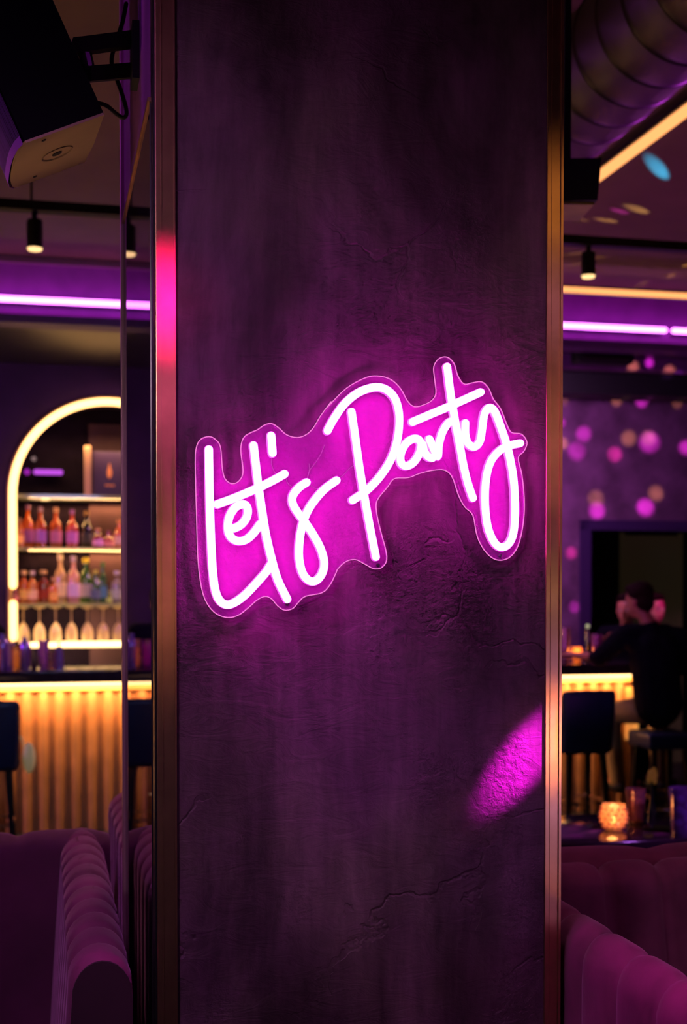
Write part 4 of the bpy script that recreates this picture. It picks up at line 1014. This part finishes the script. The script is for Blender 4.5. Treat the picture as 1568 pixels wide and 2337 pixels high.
# bar front and arch
area('counter_light', R((U0+UE)/2, BV-.14, CBOT-.03), R((U0+UE)/2, BV+.12, .4), UE-U0-.1, (1, .50, .15), 105, .03)
area('arch_inner', R(ACU, WV+.03, zs1+.9), R(ACU, WV+.3, zs1-.3), 1.2, (1, .60, .25), 10, .05)
area('arch_inner', R(ACU, WV+.30, zs1-.03), R(ACU, WV+.25, zs2), 1.3, (1, .52, .18), 12, .03)
area('arch_inner', R(ACU, WV+.30, zs0-.05), R(ACU, WV+.25, zs1), 1.3, (1, .52, .18), 13, .03)
area('arch_front', R(ACU-.2, WV-.9, 1.9), R(ACU, WV+.1, zs2), .8, (1, .60, .35), 3, .5)
area('glass_row_light', R(ACU-.35, WV+.0, NB+.10), R(ACU-.3, WV+.1, zs2), .8, (1, .66, .32), 20, .04)
area('stool_fill', R(.2, 6.5, 2.6), R(.8, 8.6, .8), .8, (.35, .45, 1), 14, .8)  # unseen bluish fill added to lift the navy stools
area('wall_arch_violet', R(-2.6, 9.9, 3.3), R(-2.6, WV, 2.4), 1.5, (.7, .1, 1), 16, .3)
area('bar_top_violet', R(-2.4, 8.9, 2.4), R(-2.3, 9.6, 1.2), .4, (.5, .12, 1), 34, .4)
# wall of the right side and people
area('wall_violet', R(2.9, 9.6, 3.3), R(2.9, WV, 2.0), 2.0, (.85, .30, .9), 60, .3)
spot('face_warm', R(2.4, 9.7, 1.25), R(uz(1430, 1390, 9.95)[0], 9.9, 1.55), math.radians(40), (1, .30, .10), 5, .8, .05)
spot('face_magenta', R(6.0, 8.4, 2.4), R(uz(1500, 1400, 10.5)[0], 10.5, 1.6), math.radians(9), (1, .0, .60), 95, .6, .05)
# disco spots from the mirror-ball direction
BALL = Vector((2.4, 8.6, 2.95))
MG, AM, BL, RD = (1, .06, .85), (1, .55, .16), (.04, .55, 1), (1, .05, .45)
def dot(px, py, v, r, col, e):
    u_, z_ = uz(px, py, v); T = R(u_, v, z_); d = (T-BALL).length
    spot('disco_spot', BALL, T, 2*math.atan(r*1.2/250./d), col, e*12*d*d, 1.0, .0)
for a in [(1465, 917, 15, MG, 9), (1332, 990, 19, MG, 8), (1316, 1030, 22, MG, 7), (1403, 1037, 18, RD, 8), (1482, 1010, 25, MG, 9), (1566, 1022, 18, MG, 9),
          (1362, 1165, 20, MG, 11), (1473, 1158, 21, MG, 12), (1281, 965, 11, MG, 6), (1304, 1262, 14, RD, 8), (1310, 1385, 13, MG, 5),
          (1435, 1000, 19, AM, 6), (1283, 1012, 15, AM, 6), (1407, 915, 14, AM, 4), (1360, 1138, 20, AM, 5), (1497, 1126, 19, AM, 5), (1545, 920, 14, AM, 2.5), (1480, 1000, 18, AM, 5), (1284, 913, 15, AM, 2)]:
    dot(a[0], a[1], WV-.04, a[2], a[3], a[4])
for a in [(1482, 828, 10, MG, 9), (1445, 838, 13, AM, 7), (1528, 848, 13, AM, 7), (1550, 862, 13, (.6, .1, 1), 6)]: dot(a[0], a[1], 9.6, a[2], a[3], a[4])
def cdot(px, py, r, col, e):
    T = onz(px, py, CZ); B_ = BALL+Vector((0, 0, .72)); d = (T-B_).length; spot('disco_spot', B_, T, 2*math.atan(r*.62/d), col, e*13*d*d, .9, .0)
for a in [(1502, 385, .085, BL, 14), (1455, 478, .080, AM, 9), (1415, 482, .050, MG, 9), (1385, 503, .060, AM, 12), (1320, 578, .06, AM, 7), (1365, 588, .05, AM, 6), (1312, 604, .05, AM, 6), (1465, 648, .06, AM, 5),
          (1531, 629, .055, AM, 9), (1566, 606, .05, AM, 9), (1300, 498, .09, AM, 4)]: cdot(*a)
# the bright magenta and orange light thrown on the pillar
def pdot(px, py, src, ang, col, e, bl=.7, v=VP):
    u_, z_ = uz(px, py, v); T = R(u_, v, z_); S_ = R(*src); spot('pillar_spot', S_, T, math.radians(ang), col, e, bl, .01)
u_, z_ = uz(1185, 1742, VP)
pdot(1206, 1722, (u_+2.0, VP-1.1, z_+2.15), 1.75, (1, .012, .88), 5200, .8)
def bspot(px, py, ang, col, e, bl=.9):          # unseen spots added beside the viewer to put glints on the brass
    u_, z_ = uz(px, py, VP); T = R(u_, VP, z_); S_ = R(2*u_, -.05, 2*z_-1.7)
    spot('brass_glint', S_, T, math.radians(ang), col, e*.5, bl, .06)
bspot(1263, 1685, 3.8, (1, .34, .02), 62)
bspot(1263, 1350, 3.6, (1, .60, .18), 4)
bspot(1263, 1010, 11, (1, .42, .36), 4.5, 1)
bspot(1263, 700, 5, (.95, .38, .70), 5)
bspot(1263, 480, 5.6, (1, .45, .12), 6, .6)
bspot(1263, 2050, 6, (1, .32, .10), 2)
bspot(381, 690, 3.4, (1, .005, .30), 190)
bspot(381, 890, 9, (.95, .14, .62), 8, 1)
bspot(381, 1330, 13, (1, .42, .26), 4, 1)
pdot(1080, 1850, (u_-.9, VP-1.3, z_-.2), 5, (1, .35, .14), 4, 1.)

# world: near-black room air
wd = bpy.data.worlds.new('World'); SC.world = wd; wd.use_nodes = True
wd.node_tree.nodes['Background'].inputs[0].default_value = (.45, .16, .5, 1); wd.node_tree.nodes['Background'].inputs[1].default_value = .006

# ================================================================ CAMERA
cam = bpy.data.cameras.new('camera'); co = bpy.data.objects.new('camera', cam); COL.objects.link(co)
co.location = EYE; co.rotation_euler = (PI/2-PITCH, 0, 0)
cam.sensor_fit = 'VERTICAL'; cam.sensor_height = 36; cam.lens = F/2337*36
cam.shift_y = (PPY-1168.5)/2337; cam.clip_start = .05
cam.dof.use_dof = True; cam.dof.focus_distance = 2.08; cam.dof.aperture_fstop = cam.lens/1000/.0098
SC.camera = co
SC.view_settings.view_transform = 'Standard'; SC.view_settings.look = 'None'
SC.cycles.use_denoising = True
SC.cycles.use_adaptive_sampling = True; SC.cycles.adaptive_threshold = .07; SC.cycles.adaptive_min_samples = 12; SC.cycles.time_limit = 1100
SC.cycles.max_bounces = 5; SC.cycles.diffuse_bounces = 2; SC.cycles.glossy_bounces = 3; SC.cycles.transparent_max_bounces = 10
SC.cycles.caustics_reflective = False; SC.cycles.caustics_refractive = False
SC.cycles.sample_clamp_indirect = 6
